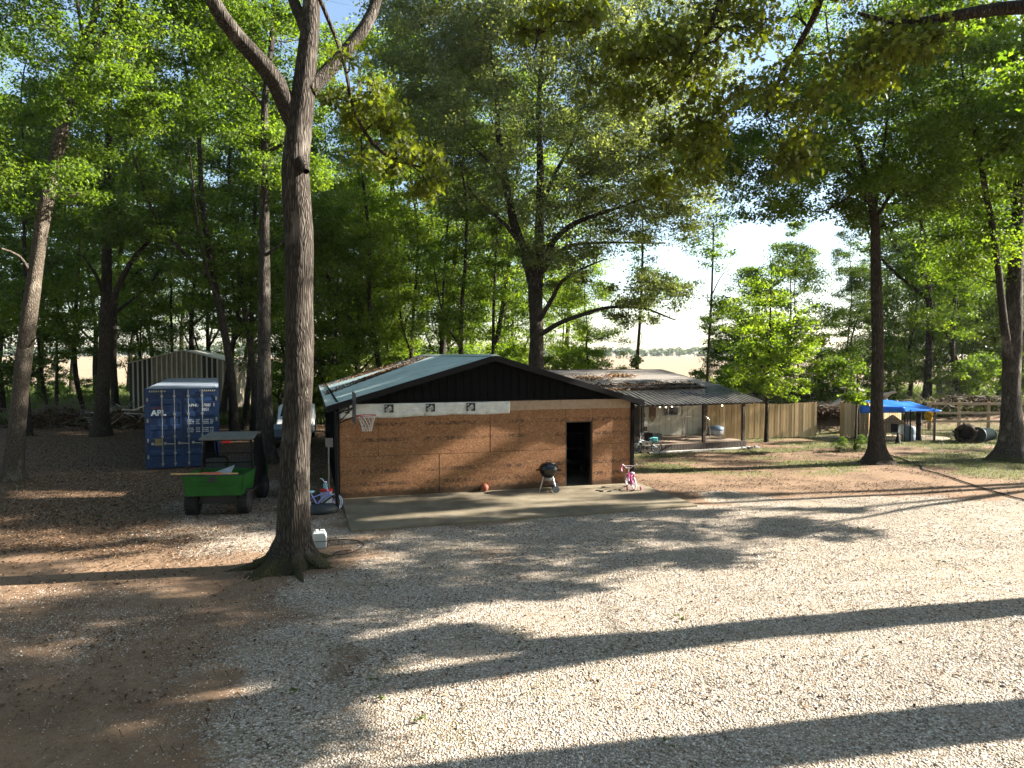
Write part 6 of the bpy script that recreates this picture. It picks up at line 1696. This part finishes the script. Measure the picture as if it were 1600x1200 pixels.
box_obj('opening_shade_plate', M_BLACK, dh, -.15, .15, -.312, -.301, .32, .72)  # black plate stands in for the shade inside the coop
p_ = gnd(1403, 689); ch = thing('plastic_chair', 'small white plastic chair standing in front of the coop', 'chair', (p_.x, p_.y, 0), R(200))
mb = MB()
for x in (-.16, .16):
    for y in (-.15, .15): MB().bar((x * 1.15, y * 1.15, 0), (x, y, .34), .035).build('leg', M_WHITE, ch)
box_obj('seat', M_WHITE, ch, -.20, .20, -.19, .19, .341, .375, bevel=.01)
mb = MB()
for k in range(4): mb.box(-.18 + k * .10, -.12 + k * .10, .17, .20, .376, .72)
mb.tube([(-.2, .185, .376), (-.2, .2, .68), (-.1, .21, .78), (.1, .21, .78), (.2, .2, .68), (.2, .185, .376)], .02, 6); mb.build('backrest', M_WHITE, ch)
p_ = gnd(1401, 693); MBc = thing('dark_cone', 'small black cone-shaped object at the front of the pen', 'cone', (p_.x + .05, p_.y, 0), 0)
MB().lathe([(0, 0), (.17, 0), (.17, .03), (.13, .05), (.03, .42), (.05, .48), (0, .52)], 14).build('cone', M_BLACK, MBc)
box_obj('base_plate', M_BLACK, MBc, -.2, .2, -.2, .2, .001, .012)
# sand inside the pen
mb = MB(); c_ = gnd(1432, 687); mb.lathe([(0, -.1), (1.9, -.1), (1.7, .03), (.9, .055), (0, .06)], 28, Matrix.Translation((c_.x, c_.y + .8, 0)) @ Matrix.Diagonal((1.15, .7, 1, 1)))
tag(mb.build('sand', simple('pale_sand', (.45, .36, .25), .95), smooth=True), kind='structure')

# ------------------------------------------------------------------ hollow log, barrel, fallen wood
lg0 = gnd(1520, 692); lg_ = thing('hollow_log', 'dark hollow log section lying open-ended before the rail fence', 'log', (lg0.x, lg0.y + .5, .40), R(-38))
r = random.Random(8)
def ring(rad, y, n=26, lump=.08): return [(rad * (1 + lump * (math.sin(k * 1.3) + math.sin(k * 2.9 + y)) * .5) * math.cos(2 * math.pi * k / n), y, rad * (1 + lump * math.sin(k * 2.1 + y * 2)) * math.sin(2 * math.pi * k / n)) for k in range(n)]
rings = [ring(.45, -.55), ring(.43, -.2), ring(.44, .2), ring(.42, .55), ring(.20, .56, lump=.2), ring(.28, .2, lump=.2), ring(.29, -.2, lump=.2), ring(.31, -.55, lump=.15)]
mb = MB(); mb.v = [p for rg in rings for p in rg]; n = 26
mb.f = [(a * n + k, a * n + (k + 1) % n, ((a + 1) % 8) * n + (k + 1) % n, ((a + 1) % 8) * n + k) for a in range(8) for k in range(n)]
mb.build('log_shell', M_BARK_D, lg_, smooth=True)
MB().lathe([(0, .30), (.30, .30), (.30, .36), (0, .36)], 20, Matrix.Rotation(-math.pi / 2, 4, 'X')).build('dark_back_cap', M_BLACK, lg_)  # black disc added so no light shows through the hollow
mb = MB()
for k in range(5): a = k * 1.3 + .4; mb.tube([(.43 * math.cos(a), -.3, .40 * math.sin(a)), (.52 * math.cos(a), -.36, .5 * math.sin(a))], .05, 7)
mb.build('knot', M_BARK_D, lg_)
bl0 = gnd(1550, 692); bl_ = thing('grey_barrel', 'grey-green tub lying on its side against the hollow log', 'barrel', (bl0.x - .1, bl0.y + .4, .34), R(-65))
Mx = Matrix.Rotation(math.pi / 2, 4, 'X')
MB().lathe([(0, -.5), (.27, -.5), (.29, -.46), (.36, .42), (.38, .5), (.0, .5)], 22, Mx).build('tub', simple('grey_green_plastic', (.02, .027, .029), .9, spec=.0), bl_, smooth=False)
MB().tube([(.37 * math.cos(k * .2618), -.46, .37 * math.sin(k * .2618)) for k in range(24)], .018, 6, closed=True).build('rim', simple('tub_rim', (.14, .16, .16), .5), bl_)

M_DEAD = simple('bleached_wood', (.42, .38, .33), .85, var=.25, scale=8)
M_TWIG = simple('grey_twig', (.16, .13, .10), .9)
def fallen_wood(name, label, cat, base, stems, mat, twn=0, seed=1):
    o = thing(name, label, cat, tuple(base), 0); r_ = np.random.RandomState(seed)
    for st in stems:
        P = [np.array(at(a, b, c)) - np.array(base) for a, b, c, _ in st]; Q, q = smooth_path(P, [w * c / F_PX / 2 for _, _, c, w in st], .2)
        tb = Tubes(); tb.add(Q, q, 8, r_, .08); tb.mesh('stem', mat, o)
    return o
b_ = at(1340, 640, 42); b_.z = 0
fallen_wood('fallen_branch', 'bleached dead tree limbs sticking up behind the short picket section', 'dead wood', b_,
    [[(1290, 640, 42, 8), (1320, 622, 42, 8), (1345, 612, 42, 7), (1372, 618, 42, 6), (1400, 612, 41.5, 4)], [(1345, 612, 42, 5), (1336, 600, 41.8, 3), (1338, 590, 41.6, 1.5)], [(1345, 612, 42, 4), (1330, 606, 42.2, 3), (1312, 606, 42.4, 1.5)], [(1350, 612, 42, 4), (1362, 608, 41.7, 3), (1384, 598, 41.4, 2)], [(1384, 626, 42, 5), (1385, 620, 41.8, 4), (1398, 612, 41.6, 2)]], M_DEAD)
b_ = gnd(1295, 655); b_.y = 41
fallen_wood('fallen_log', 'pale fallen trunk lying across the spoil behind the gate gap', 'log', b_, [[(1262, 651, 40.5, 9), (1285, 648, 40.6, 10), (1305, 646, 40.7, 10), (1328, 641, 40.8, 9)]], M_DEAD)
def brush(name, label, px, Y, w, h, d, n, seed, mat=M_TWIG, pale=0):
    p = at(px, 560, Y); base = (p.x, Y, float(gz(p.x, Y)))
    o = thing(name, label, 'brush pile', base, 0); r_ = np.random.RandomState(seed)
    tb, tp_ = Tubes(), Tubes()
    for i in range(n):
        a = np.array([r_.uniform(-w / 2, w / 2), r_.normal() * d * .3, 0]); e = 1 - (2 * a[0] / w) ** 2
        a[2] = h * max(.1, e) * r_.rand() ** .8
        L = r_.uniform(.5, 1.7); dr = np.array([r_.normal(), r_.normal() * .6, r_.normal() * .35]); dr /= np.linalg.norm(dr)
        b = a + dr * L; b[2] = max(.02, min(b[2], h * 1.25))
        m_ = (a + b) / 2 + r_.normal(size=3) * .1; m_[2] = max(.02, m_[2])
        rad = abs(r_.normal()) * .012 + .008
        if pale and r_.rand() < pale: tp_.add(np.array([a, m_, b]), [rad * 1.9, rad * 1.5, rad * .8], 4)
        else: tb.add(np.array([a, m_, b]), [rad, rad * .8, rad * .4], 4)
    tb.mesh('twigs', mat, o)
    if tp_.n: tp_.mesh('branches', M_DEAD, o)
    # mound under the twigs
    C = np.stack([r_.uniform(-w / 2, w / 2, 500), r_.normal(size=500) * d * .3, np.zeros(500)], -1); C[:, 2] = h * (1 - (2 * C[:, 0] / w) ** 2) * .8 * r_.rand(500)
    V, Fq, tone = leaf_cloud(C, np.full(500, .25), 10, .16, r_, .6)
    V[:, 2] = np.maximum(V[:, 2], 0)
    np_mesh('dead_leaves', V, Fq, M_LITTER, o, attr={'v': ('FACE', tone * .6)})
    return o
brush('brush_pile', 'long low brown brush pile at the wood edge on the left', 90, 41.5, 4.6, 1.25, 2.4, 420, 61)
brush('brush_pile', 'brush pile with pale cut branches just left of the blue container', 190, 40.5, 3.2, 1.2, 2, 300, 62, pale=.2)
brush('brush_pile', 'large grey brush heap behind the fence left of the yard tree', 1288, 62, 6.5, 3.0, 3, 520, 63)
brush('brush_pile', 'dark brushy debris behind the right half of the porch roof', 1160, 43, 3.6, 1.7, 2, 300, 64)
brush('brush_pile', 'low heap of dark mulch and sticks seen through the fence gap', 1295, 39, 3.2, .7, 1.6, 260, 65)
brush('brush_pile', 'reddish heap of sticks and soil behind the rail fence', 1520, 43, 9, .9, 2, 300, 66, pale=.1)

# ------------------------------------------------------------------ white car and grey trailer half hidden behind the big tree
cp_ = gnd(452, 672); car = thing('parked_car', 'white car whose front shows between two trunks left of the garage', 'car', ((459 - 800) / F_PX * 34.5, 34.5, 0), R(14))
M_CAR = simple('white_paint', (.60, .62, .62), .3, spec=.5, var=.05, bstr=0)
prof = [(0, .28), (-.02, .62), (.12, .82), (1.15, 1.0), (1.9, 1.5), (3.4, 1.52), (4.2, 1.02), (4.5, .95), (4.55, .35)]
mb = MB(); mb.prism([(a, b) for a, b in prof], lambda a, b, d: Vector((d, a, b)), -.88, .88); mb.build('body', M_CAR, car, bevel=.07)
mb = MB(); quadslab(mb, [(-.74, 1.20, 1.045), (.74, 1.20, 1.045), (.66, 1.86, 1.49), (-.66, 1.86, 1.49)], .012); mb.build('windscreen', simple('car_glass', (.02, .025, .03), .08, spec=.7, bstr=0), car)
for x in (-.62, .62): MB().lathe([(0, -.03), (.14, -.02), (.15, .02), (0, .03)], 16, Matrix.Translation((x, -.0, .66)) @ Matrix.Rotation(math.pi / 2, 4, 'X') @ Matrix.Diagonal((1.3, .7, 1, 1))).build('headlight', M_CHROME, car)
box_obj('bumper', M_CAR, car, -.86, .86, -.10, .02, .30, .50, bevel=.04); box_obj('grille', M_BLACK, car, -.4, .4, -.035, -.015, .55, .68)
for x in (-.82, .82):
    for y in (.85, 3.6):
        w = MB().lathe([(0, -.1), (.30, -.1), (.33, -.06), (.33, .06), (.30, .1), (0, .1)], 20, Matrix.Translation((x, y, .33)) @ Matrix.Rotation(math.pi / 2, 4, 'Y')).build('wheel', M_RUBBER, car)
        MB().lathe([(0, -.11), (.19, -.11), (.19, .11), (0, .11)], 16, Matrix.Translation((x, y, .33)) @ Matrix.Rotation(math.pi / 2, 4, 'Y')).build('rim', M_CHROME, w)
tp_ = gnd(438, 700); tr = thing('flat_trailer', 'low grey flat trailer stacked with sheets behind the big forked tree', 'trailer', (tp_.x + .1, tp_.y + .6, 0), R(15))
M_GREYS = simple('grey_sheet', (.20, .22, .22), .6)
mb = MB()
for k in range(4): mb.box(-.9 + .04 * (k % 2), .9, -.7, 1.6 + .05 * k, .52 + k * .09, .58 + k * .09)
mb.build('sheet_stack', M_GREYS, tr); box_obj('deck', M_DK, tr, -.95, .95, -.8, 1.8, .42, .515); box_obj('crossbar', M_DK, tr, -.95, .95, .35, .42, .25, .419)
for x in (-.9, .9): MB().lathe([(0, -.08), (.26, -.08), (.27, 0), (.26, .08), (0, .08)], 18, Matrix.Translation((x, .4, .27)) @ Matrix.Rotation(math.pi / 2, 4, 'Y')).build('wheel', M_RUBBER, tr)

# a few sprigs fallen on the gravel and stray weeds
r = np.random.RandomState(12)
SPR = {(1063, 968): 'on the gravel inside the long trunk shadow', (575, 1062): 'below the big forked tree, farthest right', (655, 1130): 'at the bottom, left of the lowest shadow band',
       (460, 1085): 'below the big forked tree, farthest left', (600, 1095): 'below the big forked tree, middle of three', (1345, 830): 'at the tip of the crown shadow on the right',
       (150, 810): 'among the dead leaves left of the green vehicle', (1040, 1165): 'on the lowest broad trunk shadow'}
for px, py in ((1063, 968), (575, 1062), (655, 1130), (460, 1085), (600, 1095), (1345, 830), (150, 810), (1040, 1165)):
    g = gnd(px, py)
    C = np.stack([r.normal(size=3) * .05, r.normal(size=3) * .05, .02 + .02 * r.rand(3)], -1)
    V, Fq, tone = leaf_cloud(C, np.full(3, .045), 4, .05, r, .25)
    V[:, 2] = np.maximum(V[:, 2], .004)
    o = np_mesh('leaf_sprig', V, Fq, M_GRASS, attr={'v': ('FACE', tone)}); o.location = (g.x, g.y, float(gz(g.x, g.y)) + .02)
    tag(o, 'small green leaf sprig fallen ' + SPR[(px, py)], 'sprig', 'green sprigs fallen on the drive')

# ------------------------------------------------------------------ air
hz = MB().box(-1500, 1500, -70, 1600, -1.5, 45).build('haze', None, None)
tag(hz, 'thin pale haze in the air towards the horizon', 'haze', kind='stuff')
t = NT('haze_air'); pv = t.n('VolumePrincipled'); pv.inputs['Color'].default_value = (.86, .92, 1, 1); pv.inputs['Density'].default_value = .00012; pv.inputs['Anisotropy'].default_value = .4
o_ = t.n('OutputMaterial'); t.l(pv.outputs[0], o_.inputs['Volume']); hz.data.materials.append(t.m)
